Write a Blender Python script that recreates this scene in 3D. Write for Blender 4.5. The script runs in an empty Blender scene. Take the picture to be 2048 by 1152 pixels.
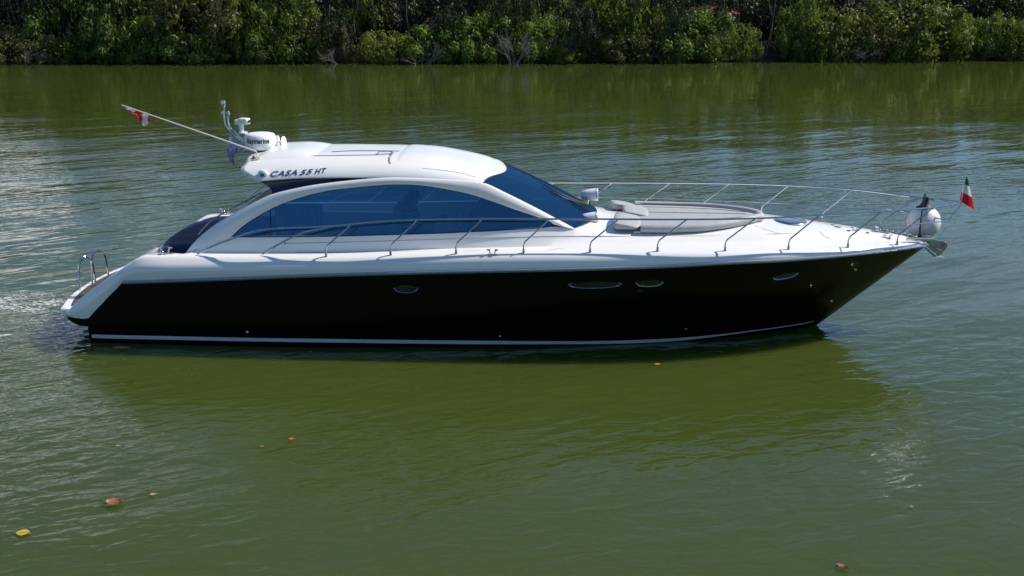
import bpy, bmesh, math, random
from mathutils import Vector, Matrix
from mathutils.bvhtree import BVHTree
from mathutils import noise as mnoise
R = math.radians
S = bpy.context.scene
COL = S.collection
random.seed(7)

# ------------------------------------------------------------------ camera
F_PX, PITCH, YAW = 2204.0, R(15.53), R(-3.31)
CAM = Vector((9.25, -20.73, 6.42))
cd = bpy.data.cameras.new('camera'); cam = bpy.data.objects.new('camera', cd); COL.objects.link(cam)
cam.location = CAM; cam.rotation_euler = (math.pi/2-PITCH, 0, -YAW)
cd.sensor_width = 36; cd.lens = 36*F_PX/2048; cd.clip_end = 2000; cd.clip_start = .1
S.camera = cam
_cy, _sy, _ct, _st = math.cos(YAW), math.sin(YAW), math.cos(PITCH), math.sin(PITCH)
_R = Vector((_cy, -_sy, 0)); _F = Vector((_sy*_ct, _cy*_ct, -_st)); _U = Vector((_sy*_st, _cy*_st, _ct))
def ray(px, py): return _F + _R*((px-1024)/F_PX) + _U*((576-py)/F_PX)
def atY(px, py, Y):
    d = ray(px, py); return CAM + d*((Y-CAM.y)/d.y)
def atZ(px, py, Z=0):
    d = ray(px, py); return CAM + d*((Z-CAM.z)/d.z)

# ------------------------------------------------------------------ light
SUN_EL, SUN_AZ = R(44), R(73)
w = bpy.data.worlds.new('World'); S.world = w; w.use_nodes = True
nt = w.node_tree; N = nt.nodes; L = nt.links
bg = N['Background']
sky = N.new('ShaderNodeTexSky'); sky.sky_type = 'NISHITA'; sky.sun_disc = False
sky.sun_elevation = SUN_EL; sky.sun_rotation = SUN_AZ; sky.air_density = 1.0; sky.dust_density = .2; sky.ozone_density = 3.0
tc = N.new('ShaderNodeTexCoord'); mp = N.new('ShaderNodeMapping'); mp.inputs['Scale'].default_value = (1, 1, 2.6)
cn = N.new('ShaderNodeTexNoise'); cn.inputs['Scale'].default_value = 5.0; cn.inputs['Detail'].default_value = 7; cn.inputs['Roughness'].default_value = .6
cr = N.new('ShaderNodeValToRGB'); cr.color_ramp.elements[0].position = .53; cr.color_ramp.elements[1].position = .6
mx = N.new('ShaderNodeMixRGB'); mx.inputs[2].default_value = (16, 15.7, 15.4, 1)
L.new(tc.outputs['Generated'], mp.inputs[0]); L.new(mp.outputs[0], cn.inputs['Vector']); sx0 = N.new('ShaderNodeSeparateXYZ'); L.new(tc.outputs['Generated'], sx0.inputs[0])
lf = N.new('ShaderNodeMapRange'); lf.inputs[1].default_value = -.28; lf.inputs[2].default_value = -.5; lf.inputs[4].default_value = .06; L.new(sx0.outputs[0], lf.inputs[0])
ad = N.new('ShaderNodeMath'); ad.operation = 'ADD'; L.new(cn.outputs[0], ad.inputs[0]); L.new(lf.outputs[0], ad.inputs[1]); L.new(ad.outputs[0], cr.inputs[0])
sx = N.new('ShaderNodeSeparateXYZ'); L.new(tc.outputs['Generated'], sx.inputs[0])
lm = N.new('ShaderNodeMapRange'); lm.inputs[1].default_value = -.12; lm.inputs[2].default_value = -.5; lm.inputs[3].default_value = .1; lm.inputs[4].default_value = 1.0; L.new(sx.outputs[0], lm.inputs[0])
mm_ = N.new('ShaderNodeMath'); mm_.operation = 'MULTIPLY'; L.new(cr.outputs[0], mm_.inputs[0]); L.new(lm.outputs[0], mm_.inputs[1])
ym = N.new('ShaderNodeMapRange'); ym.inputs[1].default_value = 0; ym.inputs[2].default_value = .35; L.new(sx.outputs[1], ym.inputs[0])
m3 = N.new('ShaderNodeMath'); m3.operation = 'MULTIPLY'; L.new(mm_.outputs[0], m3.inputs[0]); L.new(ym.outputs[0], m3.inputs[1])
zm = N.new('ShaderNodeMapRange'); zm.inputs[1].default_value = .3; zm.inputs[2].default_value = .42; zm.inputs[3].default_value = 1; zm.inputs[4].default_value = 0; L.new(sx.outputs[2], zm.inputs[0])
m4 = N.new('ShaderNodeMath'); m4.operation = 'MULTIPLY'; L.new(m3.outputs[0], m4.inputs[0]); L.new(zm.outputs[0], m4.inputs[1])
L.new(m4.outputs[0], mx.inputs[0]); skt = N.new('ShaderNodeMixRGB'); skt.blend_type = 'MULTIPLY'; skt.inputs[0].default_value = 1; skt.inputs[2].default_value = (.80, .95, 1.12, 1); L.new(sky.outputs[0], skt.inputs[1]); L.new(skt.outputs[0], mx.inputs[1]); L.new(mx.outputs[0], bg.inputs[0])
bg.inputs[1].default_value = .095
sl = bpy.data.lights.new('sun', 'SUN'); sun = bpy.data.objects.new('sun', sl); COL.objects.link(sun)
sl.energy = 5.0; sl.angle = R(.53); sl.color = (1, .93, .82)
sv = Vector((math.sin(SUN_AZ)*math.cos(SUN_EL), math.cos(SUN_AZ)*math.cos(SUN_EL), math.sin(SUN_EL)))
sun.rotation_euler = sv.to_track_quat('Z', 'Y').to_euler()
S.view_settings.view_transform = 'Standard'; S.view_settings.look = 'None'
S.view_settings.exposure = .17; S.view_settings.gamma = 1
S.cycles.max_bounces = 10; S.cycles.transparent_max_bounces = 12; S.cycles.caustics_reflective = False; S.cycles.caustics_refractive = False

# ------------------------------------------------------------------ materials
def mat(name, col, rough=.5, metal=0, spec=.5, coat=0, noise=None, bump=None, sheen=0, var=0, trans=0):
    m = bpy.data.materials.new(name); m.use_nodes = True; n = m.node_tree.nodes; l = m.node_tree.links
    b = n['Principled BSDF']; b.inputs['Base Color'].default_value = (*col, 1); b.inputs['Roughness'].default_value = rough
    b.inputs['Metallic'].default_value = metal; b.inputs['Specular IOR Level'].default_value = spec; b.inputs['Coat Weight'].default_value = coat
    b.inputs['Coat Roughness'].default_value = .04
    if noise:
        sc, amt = noise
        t = n.new('ShaderNodeTexCoord'); x = n.new('ShaderNodeTexNoise'); x.inputs['Scale'].default_value = sc; x.inputs['Detail'].default_value = 5
        mr = n.new('ShaderNodeMapRange'); mr.inputs[1].default_value = .3; mr.inputs[2].default_value = .7; mr.inputs[3].default_value = 1-amt; mr.inputs[4].default_value = 1+amt
        v = n.new('ShaderNodeMixRGB'); v.blend_type = 'MULTIPLY'; v.inputs[0].default_value = 1; v.inputs[1].default_value = (*col, 1)
        l.new(t.outputs['Object'], x.inputs[0]); l.new(x.outputs[0], mr.inputs[0]); l.new(mr.outputs[0], v.inputs[2]); l.new(v.outputs[0], b.inputs['Base Color'])
    if bump:
        sc, st_ = bump
        t = n.new('ShaderNodeTexCoord'); x = n.new('ShaderNodeTexNoise'); x.inputs['Scale'].default_value = sc; x.inputs['Detail'].default_value = 4
        bp = n.new('ShaderNodeBump'); bp.inputs['Strength'].default_value = st_; bp.inputs['Distance'].default_value = .01
        l.new(t.outputs['Object'], x.inputs[0]); l.new(x.outputs[0], bp.inputs['Height']); l.new(bp.outputs[0], b.inputs['Normal'])
    return m
WHITE = mat('white_gelcoat', (.84, .83, .80), .2, spec=.5, coat=.3, noise=(1.3, .02))
WHITE2 = mat('white_plastic', (.78, .79, .8), .35, noise=(8, .02))
BLACK = mat('black_gelcoat', (.0022, .0024, .0022), .08, spec=.22, noise=(2, .2), bump=(.8, .02))
NAVY = mat('navy_gelcoat', (.006, .012, .035), .2, coat=.3, noise=(3, .1))
NAVYF = mat('navy_canvas', (.006, .02, .068), .6, spec=.15, noise=(9, .12), bump=(14, .5))
STEEL = mat('polished_steel', (.62, .62, .62), .13, metal=1, noise=(20, .06))
DSTEEL = mat('weathered_steel', (.34, .33, .31), .38, metal=1, noise=(14, .3))
RUBBER = mat('black_rubber', (.012, .012, .012), .55, noise=(20, .2))
STRIPE = mat('pale_boot_paint', (.5, .58, .6), .4, noise=(5, .06))
GREYF = mat('grey_vinyl', (.37, .38, .385), .62, noise=(5, .08), bump=(5, .9))
TEAK = None
LETTER = mat('dark_blue_lettering', (.05, .075, .16), .3, noise=(30, .1))
LETTERB = mat('black_lettering', (.015, .013, .03), .4, noise=(30, .1))
INTW = mat('interior_trim', (.5, .5, .47), .5, noise=(4, .05))
INTD = mat('interior_dark', (.03, .028, .026), .6, noise=(4, .2))
CREAM = mat('cream_leather', (.45, .4, .32), .5, noise=(4, .1))
SKIN = mat('skin', (.45, .27, .18), .5, noise=(14, .08))
HAIR = mat('dark_hair', (.015, .01, .008), .6, noise=(60, .3))
DARKPANTS = mat('dark_trousers', (.02, .025, .04), .8, noise=(20, .2))
GREENL = mat('green_lens', (.0, .16, .12), .1, coat=.5, noise=(20, .05))
CLEAR = mat('clear_lens', (.45, .5, .55), .08, metal=.8, noise=(20, .05))
def stripes(name, a, b, axis, freq, rough=.7):
    m = mat(name, a, rough); n = m.node_tree.nodes; l = m.node_tree.links
    t = n.new('ShaderNodeTexCoord'); wv = n.new('ShaderNodeTexWave'); wv.bands_direction = axis; wv.inputs['Scale'].default_value = freq
    wv.inputs['Distortion'].default_value = .3
    r = n.new('ShaderNodeValToRGB'); r.color_ramp.interpolation = 'LINEAR'; r.color_ramp.elements[0].position = .42; r.color_ramp.elements[1].position = .5
    r.color_ramp.elements[0].color = (*b, 1); r.color_ramp.elements[1].color = (*a, 1)
    l.new(t.outputs['Object'], wv.inputs[0]); l.new(wv.outputs[0], r.inputs[0]); l.new(r.outputs[0], n['Principled BSDF'].inputs['Base Color'])
    return m
SHIRT = stripes('striped_shirt', (.6, .6, .6), (.05, .07, .15), 'Z', 4.5)
TEAK = stripes('teak_planking', (.10, .085, .075), (.02, .018, .016), 'Y', 3.2, .6)
CURTAIN = stripes('curtain_cloth', (.55, .55, .52), (.32, .33, .33), 'X', 6, .8)
def glass_mat(name, film, tint, mixfac):
    m = bpy.data.materials.new(name); m.use_nodes = True; n = m.node_tree.nodes; l = m.node_tree.links
    n.remove(n['Principled BSDF']); out = n['Material Output']
    tr = n.new('ShaderNodeBsdfTransparent'); tr.inputs[0].default_value = (*tint, 1)
    gl = n.new('ShaderNodeBsdfGlossy'); gl.inputs[0].default_value = (*film, 1); gl.inputs['Roughness'].default_value = .03
    df = n.new('ShaderNodeBsdfDiffuse'); df.inputs[0].default_value = (.014, .058, .125, 1)
    t = n.new('ShaderNodeTexCoord'); x = n.new('ShaderNodeTexNoise'); x.inputs['Scale'].default_value = 1.2
    bp = n.new('ShaderNodeBump'); bp.inputs['Strength'].default_value = .05; bp.inputs['Distance'].default_value = .05
    l.new(t.outputs['Object'], x.inputs[0]); l.new(x.outputs[0], bp.inputs['Height']); l.new(bp.outputs[0], gl.inputs['Normal'])
    a = n.new('ShaderNodeMixShader'); a.inputs[0].default_value = .45; l.new(df.outputs[0], a.inputs[1]); l.new(gl.outputs[0], a.inputs[2])
    b = n.new('ShaderNodeMixShader'); b.inputs[0].default_value = mixfac; l.new(a.outputs[0], b.inputs[1]); l.new(tr.outputs[0], b.inputs[2])
    l.new(b.outputs[0], out.inputs[0]); return m
GLASS = glass_mat('blue_film_glass', (.17, .48, .80), (.30, .56, .76), .52)
GLASSW = glass_mat('blue_windscreen_glass', (.07, .21, .42), (.10, .25, .42), .3)
GLASSK = mat('dark_port_glass', (.006, .0065, .005), .04, coat=1, noise=(5, .2))
BLUEH = mat('blue_hatch_glass', (.02, .035, .09), .05, coat=1, noise=(8, .4))

# ------------------------------------------------------------------ helpers
def tag(o, label=None, cat=None, group=None, kind=None):
    if label: o['label'] = label
    if cat: o['category'] = cat
    if group: o['group'] = group
    if kind: o['kind'] = kind
    return o
def empty(name, loc, rz=0, **k):
    o = bpy.data.objects.new(name, None); COL.objects.link(o); o.location = loc; o.rotation_euler.z = rz
    o.empty_display_size = .2; return tag(o, **k)
def pchip(pts):
    xs = [p[0] for p in pts]; ys = [p[1] for p in pts]; n = len(xs)
    h = [xs[i+1]-xs[i] for i in range(n-1)]; d = [(ys[i+1]-ys[i])/h[i] for i in range(n-1)]; m = [0]*n
    for i in range(1, n-1):
        m[i] = 0 if d[i-1]*d[i] <= 0 else (h[i-1]+h[i])*3/((2*h[i]+h[i-1])/d[i-1]+(h[i]+2*h[i-1])/d[i])
    m[0] = d[0]; m[-1] = d[-1]
    def f(x):
        if x <= xs[0]: return ys[0]
        if x >= xs[-1]: return ys[-1]
        i = max(j for j in range(n-1) if xs[j] <= x); t = (x-xs[i])/h[i]
        return (2*t**3-3*t*t+1)*ys[i]+(t**3-2*t*t+t)*h[i]*m[i]+(-2*t**3+3*t*t)*ys[i+1]+(t**3-t*t)*h[i]*m[i+1]
    return f
def smooth(pts, n, closed=False):
    pts = [Vector(p) for p in pts]; k = len(pts); out = []
    rng = k if closed else k-1
    for i in range(rng):
        if closed: a, b, c, d = pts[(i-1) % k], pts[i], pts[(i+1) % k], pts[(i+2) % k]
        else: a, b, c, d = pts[max(i-1, 0)], pts[i], pts[i+1], pts[min(i+2, k-1)]
        for j in range(16):
            t = j/16; out.append(.5*((2*b)+(c-a)*t+(2*a-5*b+4*c-d)*t*t+(3*b-a-3*c+d)*t**3))
    if not closed: out.append(pts[-1])
    else: out.append(out[0].copy())
    L_ = [0]
    for i in range(1, len(out)): L_.append(L_[-1]+(out[i]-out[i-1]).length)
    res = []; j = 0
    cnt = n
    for i in range(cnt):
        s = L_[-1]*i/(n if closed else n-1)
        while j < len(L_)-2 and L_[j+1] < s: j += 1
        q = (s-L_[j])/max(L_[j+1]-L_[j], 1e-9); res.append(out[j].lerp(out[j+1], min(max(q, 0), 1)))
    return res
class MB:
    def __init__(s): s.v = []; s.f = []
    def grid(s, P, closed=False, closedj=False):
        o = len(s.v); n = len(P); m = len(P[0])
        for r in P: s.v += [tuple(p) for p in r]
        for i in range(n if closed else n-1):
            for j in range(m if closedj else m-1):
                a, b = i*m+j, i*m+(j+1) % m; c, d = ((i+1) % n)*m+(j+1) % m, ((i+1) % n)*m+j
                s.f.append((o+a, o+b, o+c, o+d))
        return s
    def fan(s, ring, c=None):
        o = len(s.v); s.v += [tuple(p) for p in ring]
        if c is None: c = sum((Vector(p) for p in ring), Vector())/len(ring)
        s.v.append(tuple(c)); k = len(ring)
        for i in range(k): s.f.append((o+i, o+(i+1) % k, o+k))
        return s
    def tube(s, pts, r, n=8, closed=False, flat=1.0, caps=True):
        pts = [Vector(p) for p in pts]; k = len(pts); rings = []
        up = Vector((0, 0, 1)); prev = None
        for i, p in enumerate(pts):
            if closed: t = pts[(i+1) % k]-pts[i-1]
            else: t = pts[min(i+1, k-1)]-pts[max(i-1, 0)]
            t.normalize()
            if prev is None:
                a = t.cross(up if abs(t.z) < .95 else Vector((1, 0, 0))).normalized()
            else:
                a = (prev-t*prev.dot(t)).normalized()
            prev = a; b = t.cross(a); rr = r[i] if isinstance(r, (list, tuple)) else r
            rings.append([p+a*math.cos(q)*rr+b*math.sin(q)*rr*flat for q in (2*math.pi*j/n for j in range(n))])
        s.grid(rings, closed=closed, closedj=True)
        if caps and not closed: s.fan(rings[0], pts[0]); s.fan(rings[-1], pts[-1])
        return s
    def lathe(s, prof, c=(0, 0, 0), axis=(0, 0, 1), n=24):
        q = Vector(axis).normalized().to_track_quat('Z', 'Y'); c = Vector(c)
        P = [[c+q@Vector((r*math.cos(a), r*math.sin(a), z)) for a in (2*math.pi*j/n for j in range(n))] for r, z in prof]
        return s.grid(P, closedj=True)
    def ball(s, c, r, n=20, m=12, rot=None):
        c = Vector(c); r = Vector(r) if not isinstance(r, (int, float)) else Vector((r, r, r)); P = []
        for i in range(m+1):
            a = math.pi*i/m
            row = []
            for j in range(n):
                b = 2*math.pi*j/n; v = Vector((r.x*math.sin(a)*math.cos(b), r.y*math.sin(a)*math.sin(b), r.z*math.cos(a)))
                if rot: v = rot@v
                row.append(c+v)
            P.append(row)
        return s.grid(P, closedj=True)
    def box(s, c, d, rot=None, bev=.0):
        c = Vector(c); bm = bmesh.new(); bmesh.ops.create_cube(bm, size=1)
        bmesh.ops.scale(bm, vec=Vector(d), verts=bm.verts)
        if bev: bmesh.ops.bevel(bm, geom=bm.edges[:], offset=bev, segments=3, profile=.5, affect='EDGES')
        o = len(s.v); bm.verts.ensure_lookup_table(); bm.verts.index_update()
        for v in bm.verts: s.v.append(tuple(c+(rot@v.co if rot else v.co)))
        for f in bm.faces: s.f.append(tuple(o+v.index for v in f.verts))
        bm.free(); return s
    def build(s, name, material, parent=None, sharp=40, origin=None, **k):
        me = bpy.data.meshes.new(name)
        if origin is not None:
            o_ = Vector(origin); s.v = [tuple(Vector(v)-o_) for v in s.v]
        me.from_pydata(s.v, [], s.f)
        bm = bmesh.new(); bm.from_mesh(me); bmesh.ops.remove_doubles(bm, verts=bm.verts, dist=1e-5)
        bmesh.ops.recalc_face_normals(bm, faces=bm.faces); bm.to_mesh(me); bm.free()
        me.materials.append(material)
        if sharp < 180: me.set_sharp_from_angle(angle=R(sharp))
        for p in me.polygons: p.use_smooth = True
        o = bpy.data.objects.new(name, me); COL.objects.link(o)
        if origin is not None: o.location = origin
        if parent: o.parent = parent; o.location = (0, 0, 0) if origin is None else Vector(origin)-parent.location
        return tag(o, **k)
def mirror(P): return [[Vector((p[0], -p[1], p[2])) for p in r] for r in P]
def mir(L_): return [Vector((p[0], -p[1], p[2])) for p in L_]
def bvh_of(o):
    me = o.data; return BVHTree.FromPolygons([v.co[:] for v in me.vertices], [tuple(p.vertices) for p in me.polygons])
def on(bv, px, py, off=0.0):
    h = bv.ray_cast(CAM, ray(px, py).normalized())
    if h[0] is None: return None
    n = h[1]
    if n.dot(ray(px, py)) > 0: n = -n
    return h[0]+n*off, n

# ================================================================== YACHT
yacht = empty('motor_yacht', (0, 0, 0), label='sleek black hulled motor yacht with white superstructure and blue windows on green water', cat='motor yacht')
Bf = pchip([(-.5, 1.88), (0, 1.93), (2, 2.04), (6, 2.12), (9, 2.1), (11, 2.0), (12.4, 1.82), (13.5, 1.5), (14.7, .95), (15.4, .52), (15.75, .26), (15.9, .1), (15.93, .02)])
Zr = pchip([(1.154, 1.19), (2.58, 1.273), (4.4, 1.383), (5.3, 1.429), (7.08, 1.503), (8.84, 1.562), (10.58, 1.622), (12.33, 1.689), (13.7, 1.693), (14.7, 1.685), (15.47, 1.665), (15.93, 1.635)])
Wf = pchip([(.38, 1.84), (3.4, 1.87), (6, 1.75), (8.8, 1.45), (11.3, .98), (12.6, .5), (13.3, .18), (13.62, .0)])
lowinv = pchip([(.47, .36), (.49, .385), (.63, .54), (.82, .74), (1.01, .93), (1.19, 1.154)])
NU, NT = 140, 30
def hullpt(u, t):
    xt = 1.154+u*(15.93-1.154); xb = .38+u*(13.62-.38)
    T = Vector((xt, -Bf(xt), Zr(xt))); W = Vector((xb, -Wf(xb), -.3)); p = W.lerp(T, t)
    z0 = -.3+t*(1.19+.3); xl0 = .38+.774*t
    xl = .36 if z0 < .48 else (lowinv(z0) if z0 < 1.18 else 1.154)
    p.x += (xl-xl0)*(1-u)**10
    p.y -= .05*math.sin(math.pi*t)*math.sin(math.pi*min(1, u*1.02))**1.0*(1-u)
    return p
hp = [[hullpt(i/NU, j/NT) for j in range(NT+1)] for i in range(NU+1)]
tr = [[Vector((p.x, y*p.y, p.z)) for p in hp[0]] for y in [1-k/6 for k in range(13)]]
hull = MB().grid(hp).grid(mirror(hp)).grid(tr).build('hull', BLACK, yacht, sharp=35)
hb = bvh_of(hull)
# boot stripe lying on the hull
st = []
for px, py, hh in [(184, 672, 7), (215, 673, 7), (260, 674, 7), (380, 676.5, 7), (500, 679, 7), (650, 681, 7), (800, 683, 7), (950, 684.5, 7), (1100, 685, 6), (1200, 684.5, 6), (1290, 682, 6), (1360, 678, 5.5), (1430, 671, 3.6), (1500, 662, 2.4), (1560, 654, 1.8), (1610, 646, 1.5), (1628, 641.5, 1.2)]:
    a, b = on(hb, px, py-hh/2, .006), on(hb, px, py+hh/2, .006)
    if a and b: st.append((a[0], b[0]))
sa = smooth([q[0] for q in st], 60); sb = smooth([q[1] for q in st], 60)
P = [[a, b] for a, b in zip(sa, sb)]
for q in (P, mirror(P)): MB().grid(q).build('boot_stripe', STRIPE, yacht)
# subtle moulded knuckle on the quarter
kn = [on(hb, px, py, .0)[0] for px, py in [(228, 601), (300, 601), (380, 598.5), (450, 595), (520, 588), (580, 577), (640, 562)]]
k2 = smooth(kn, 50)
rk = [.006+.03*math.sin(math.pi*i/49) for i in range(50)]
for q in (k2, mir(k2)): MB().tube(q, rk, 8, flat=.6).build('hull_knuckle', BLACK, yacht)
# rub rail
rl = [Vector((x, -Bf(x)-.012, Zr(x)+.012)) for x in [1.154+i*(15.93-1.154)/120 for i in range(121)]]
MB().tube(rl+[Vector((15.95, 0, 1.65))]+mir(rl)[::-1], .032, 8).build('rub_rail', mat('grey_rub_rail', (.28, .32, .38), .3, metal=.3, noise=(6, .1)), yacht)
rl2 = [p+Vector((0, -.03 if p.y < 0 else .03, .004)) for p in rl]
for q in (rl2, mir(rl2)): MB().tube(q, .012, 6).build('rub_rail_insert', STEEL, yacht)

# ---- side surface of the cabin
Sw = pchip([(0, 1.62), (6.5, 1.62), (8, 1.5), (9.3, 1.3), (10.2, 1.1)])
def Sy(x, z): return -(Sw(x)-.26*(z-1.9))
def onS(px, py, off=0):
    Y = -1.4
    for _ in range(30):
        p = atY(px, py, Y); Y = Sy(p.x, p.z)
    return p
arch_out = [onS(*p) for p in [(372, 505), (394, 479), (425, 453), (460, 431), (500, 409), (537, 391.5), (564, 383), (627, 370), (710, 360), (785, 355), (870, 357.5), (925, 361), (967, 366), (1010, 386), (1060, 411), (1110, 437), (1148, 457)]]
win_top = [onS(*p) for p in [(463, 473), (480, 457), (500, 442), (539, 419), (585, 400), (647, 383), (710, 375), (793, 369), (860, 373), (931, 386), (980, 401), (1028, 418), (1080, 436), (1100, 443), (1106, 448)]]
win_bot = [onS(*p) for p in [(463, 474), (560, 473.5), (660, 472.5), (760, 470), (860, 467), (955, 463), (1053, 458), (1095, 454), (1106, 449)]]
# ---- deck moulding loft
topz = pchip([(-.03, .535), (.0, .6), (.07, .67), (.22, .8), (.44, .98), (.7, 1.154), (.96, 1.337), (1.24, 1.52), (1.48, 1.65), (1.7, 1.672), (2.23, 1.68), (4.75, 1.72), (6, 1.767), (7.2, 1.81), (8.4, 1.84), (9.5, 1.86), (10.7, 1.88), (11.9, 1.874), (13, 1.857), (14.15, 1.815), (15.2, 1.755), (15.7, 1.71), (15.93, 1.665)])
lowz = pchip([(-.03, .53), (.07, .51), (.2, .49), (.37, .483), (.54, .63), (.74, .82), (.93, 1.01), (1.154, 1.19)])
p3y = pchip([(2, 1.66), (6.5, 1.63), (8, 1.58), (9.3, 1.5), (10.6, 1.44), (12.4, 1.22), (13.3, .97), (14.2, .64), (15.2, .25), (15.93, .005)])
p4y = pchip([(9.24, 1.249), (10.6, 1.2), (12.4, 1.02), (13.3, .8), (14.2, .5), (15.2, .18), (15.93, .003)])
p4z = pchip([(2.23, 1.69), (3.06, 1.972), (5.77, 2.035), (7.5, 2.1), (8.84, 2.17), (9.24, 2.13), (9.6, 2.04), (10.2, 1.995), (10.6, 2.0), (12.4, 2.02), (13.3, 1.985), (14.2, 1.9), (15.2, 1.79), (15.93, 1.67)])
crz = pchip([(9.24, 2.16), (9.6, 2.13), (11, 2.11), (12.4, 2.1), (13.3, 2.045), (14.2, 1.95), (15.3, 1.83), (15.93, 1.672)])
flz = pchip([(.7, .6), (.85, .66), (1.25, 1.45), (1.38, 1.6), (2.3, 1.62), (3.2, 1.62)])
def deck_station(X):
    B = Bf(X); zt = topz(X); z0 = Zr(X)+.03 if X >= 1.154 else lowz(X); h = zt-z0; k = min(1, B/.6)*(.3+.7*max(0, min(1, (X-.5)/1.5)))
    bl = .05*max(0, min(1, (6-X)/4))     # fuller quarter
    o = []
    for f, dy in [(0, 0), (.15, -.3*bl), (.35, .004-bl), (.55, .018-bl), (.72, .042-.6*bl), (.86, .075), (.95, .11), (1, .155)]:
        o.append(Vector((X, -(B-dy*k), z0+f*h)))
    zz = zt
    if X < 2.2:
        o.append(Vector((X, -(B-.26), zz+.004))); o.append(Vector((X, -(B-.36), zz)))
        o.append(Vector((X, -(B-.40), zz-.02)))
    else:
        a = p3y(X); b = -Sy(X, p4z(X)) if X <= 9.24 else p4y(X); z4 = max(p4z(X), zz-.0)
        q = min(1, (X-2.2)/.4)
        a = (B-.26)*(1-q)+a*q
        o.append(Vector((X, -a, zz+.012))); o.append(Vector((X, -(a*.5+b*.5)-.006, zz*.55+z4*.45))); o.append(Vector((X, -b, z4)))
    b = -o[-1].y; z4 = o[-1].z
    if X < 2.2:
        fz = flz(X); o += [Vector((X, -(b-.03), fz)), Vector((X, -b*.6, fz)), Vector((X, -b*.3, fz)), Vector((X, 0, fz))]
    elif X <= 9.24:
        fz = flz(X) if X < 3.2 else 1.1
        o += [Vector((X, -(b-.08), z4-.01)), Vector((X, -(b-.1), fz)), Vector((X, -b*.5, fz)), Vector((X, 0, fz))]
    else:
        c = crz(X); g = .42*max(0, 1-(X-9.24)/3.0)
        for f in (.85, .66, .33, 0):
            o.append(Vector((X, -b*f, z4+(c-z4)*(1-f**2.2))))
    if X > 9.24:
        g = .42*max(0, 1-(X-9.26)/3.2)
        for i in range(len(o)-5, len(o)):
            f = min(1, abs(o[i].y)/max(b, .01)); o[i].x += g*(1-f**2.2)
    return o
xs = [-.03, -.01, .03, .08, .13, .18, .25, .33, .42, .55, .7, .85, 1.0, 1.154, 1.25, 1.35, 1.45, 1.55, 1.65, 1.75, 1.85, 1.95, 2.1, 2.19, 2.23, 2.3, 2.4, 2.55, 2.7, 2.85, 3.06, 3.19, 3.21]
xs += [3.3+i*.2 for i in range(29)]+[9.0, 9.12, 9.22, 9.24, 9.26, 9.32, 9.4, 9.5, 9.65, 9.8]+[10+i*.15 for i in range(36)]+[15.4, 15.5, 15.6, 15.7, 15.78, 15.85, 15.9, 15.93]
dk = [deck_station(x) for x in sorted(xs)]
deck = MB().grid(dk).grid(mirror(dk))
e0 = dk[0]; deck.grid([e0, [Vector((p.x+.01, p.y, .5)) for p in e0]]); e1 = mir(e0); deck.grid([e1, [Vector((p.x+.01, p.y, .5)) for p in e1]])
deck = deck.build('deck', WHITE, yacht, sharp=50)
db = bvh_of(deck)
# black lip beneath the wing end
lip = []
for i in range(9):
    a = math.pi*i/8/2
    lip.append((-.01+.39*(1-math.cos(a)) , .52-.20*math.sin(a)))
P = [[Vector((x, -1.91+.0, min(z, .498))), Vector((x, -1.55, min(z, .498)-.01))] for x, z in lip]
P2 = [[Vector((min(.42, x+.02), -1.91, .50)), Vector((x, -1.91, min(z, .498)))] for x, z in lip]
P3 = [[Vector((.13, -1.90, .56)), Vector((.13, -1.55, .56))], [Vector((.5, -1.90, .36)), Vector((.5, -1.55, .36))]]
for q in (lambda k: k, mirror): MB().grid(q(P)).grid(q(P2)).build('quarter_lip', BLACK, yacht)

# ---- arch strip
def arch_ribbon():
    n = 90; a = smooth(arch_out, n); b = smooth(win_top, n); G = []
    for p, q in zip(a, b):
        row = []
        d = (q-p); row.append(Vector((p.x, p.y+.14, p.z+.0))); row.append(Vector((p.x, p.y+.05, p.z+.002)))
        for j in range(11):
            v = j/10; r = p.lerp(q, v); y = Sy(r.x, r.z); r.y = y-.045*math.sin(math.pi*min(1, v*.9+.06))**.7
            row.append(r)
        row.append(Vector((q.x, q.y+.05, q.z)))
        G.append(row)
    return G
G = arch_ribbon()
for q in (G, mirror(G)): MB().grid(q).build('side_arch', WHITE, yacht, sharp=55)
# ---- hardtop
zsf = pchip([(3.05, 2.90), (3.51, 2.945), (3.94, 2.985), (4.3, 3.01), (5.3, 3.03), (6.0, 3.04), (6.75, 3.01), (7.61, 2.945), (8, 2.9)])
zcf = pchip([(3.0, 3.26), (3.4, 3.32), (4.2, 3.36), (4.9, 3.37), (5.7, 3.365), (6.44, 3.33), (7.2, 3.2), (7.96, 2.975)])
def roofpt(X, f, phi=None):
    zs, zc = zsf(X), zcf(X); z = zs+(zc-zs)*max(0, 1-f**4)**(1/1.6)
    return Vector((X, f*Sy(X, z), z))
G = []
NP = 34
xa = pchip([(0, 3.56), (.3, 3.36), (.62, 3.17), (.82, 3.2), (1, 3.12)])
for i in range(61):
    s = i/60; row = []
    for j in range(NP+1):
        ph = math.pi/2*j/NP; f = math.cos(ph)**.5; ze = math.sin(ph)**(2/1.6)
        Xa = xa(ze); Xf = 7.96-.35*f*f
        X = Xa+(Xf-Xa)*s
        row.append(roofpt(X, f))
    G.append(row)
roof = MB().grid(G).grid(mirror(G)).build('hardtop', WHITE, yacht, sharp=60)
rb = bvh_of(roof)
so = roof.modifiers.new('thick', 'SOLIDIFY'); so.thickness = .06; so.offset = -1
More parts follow.
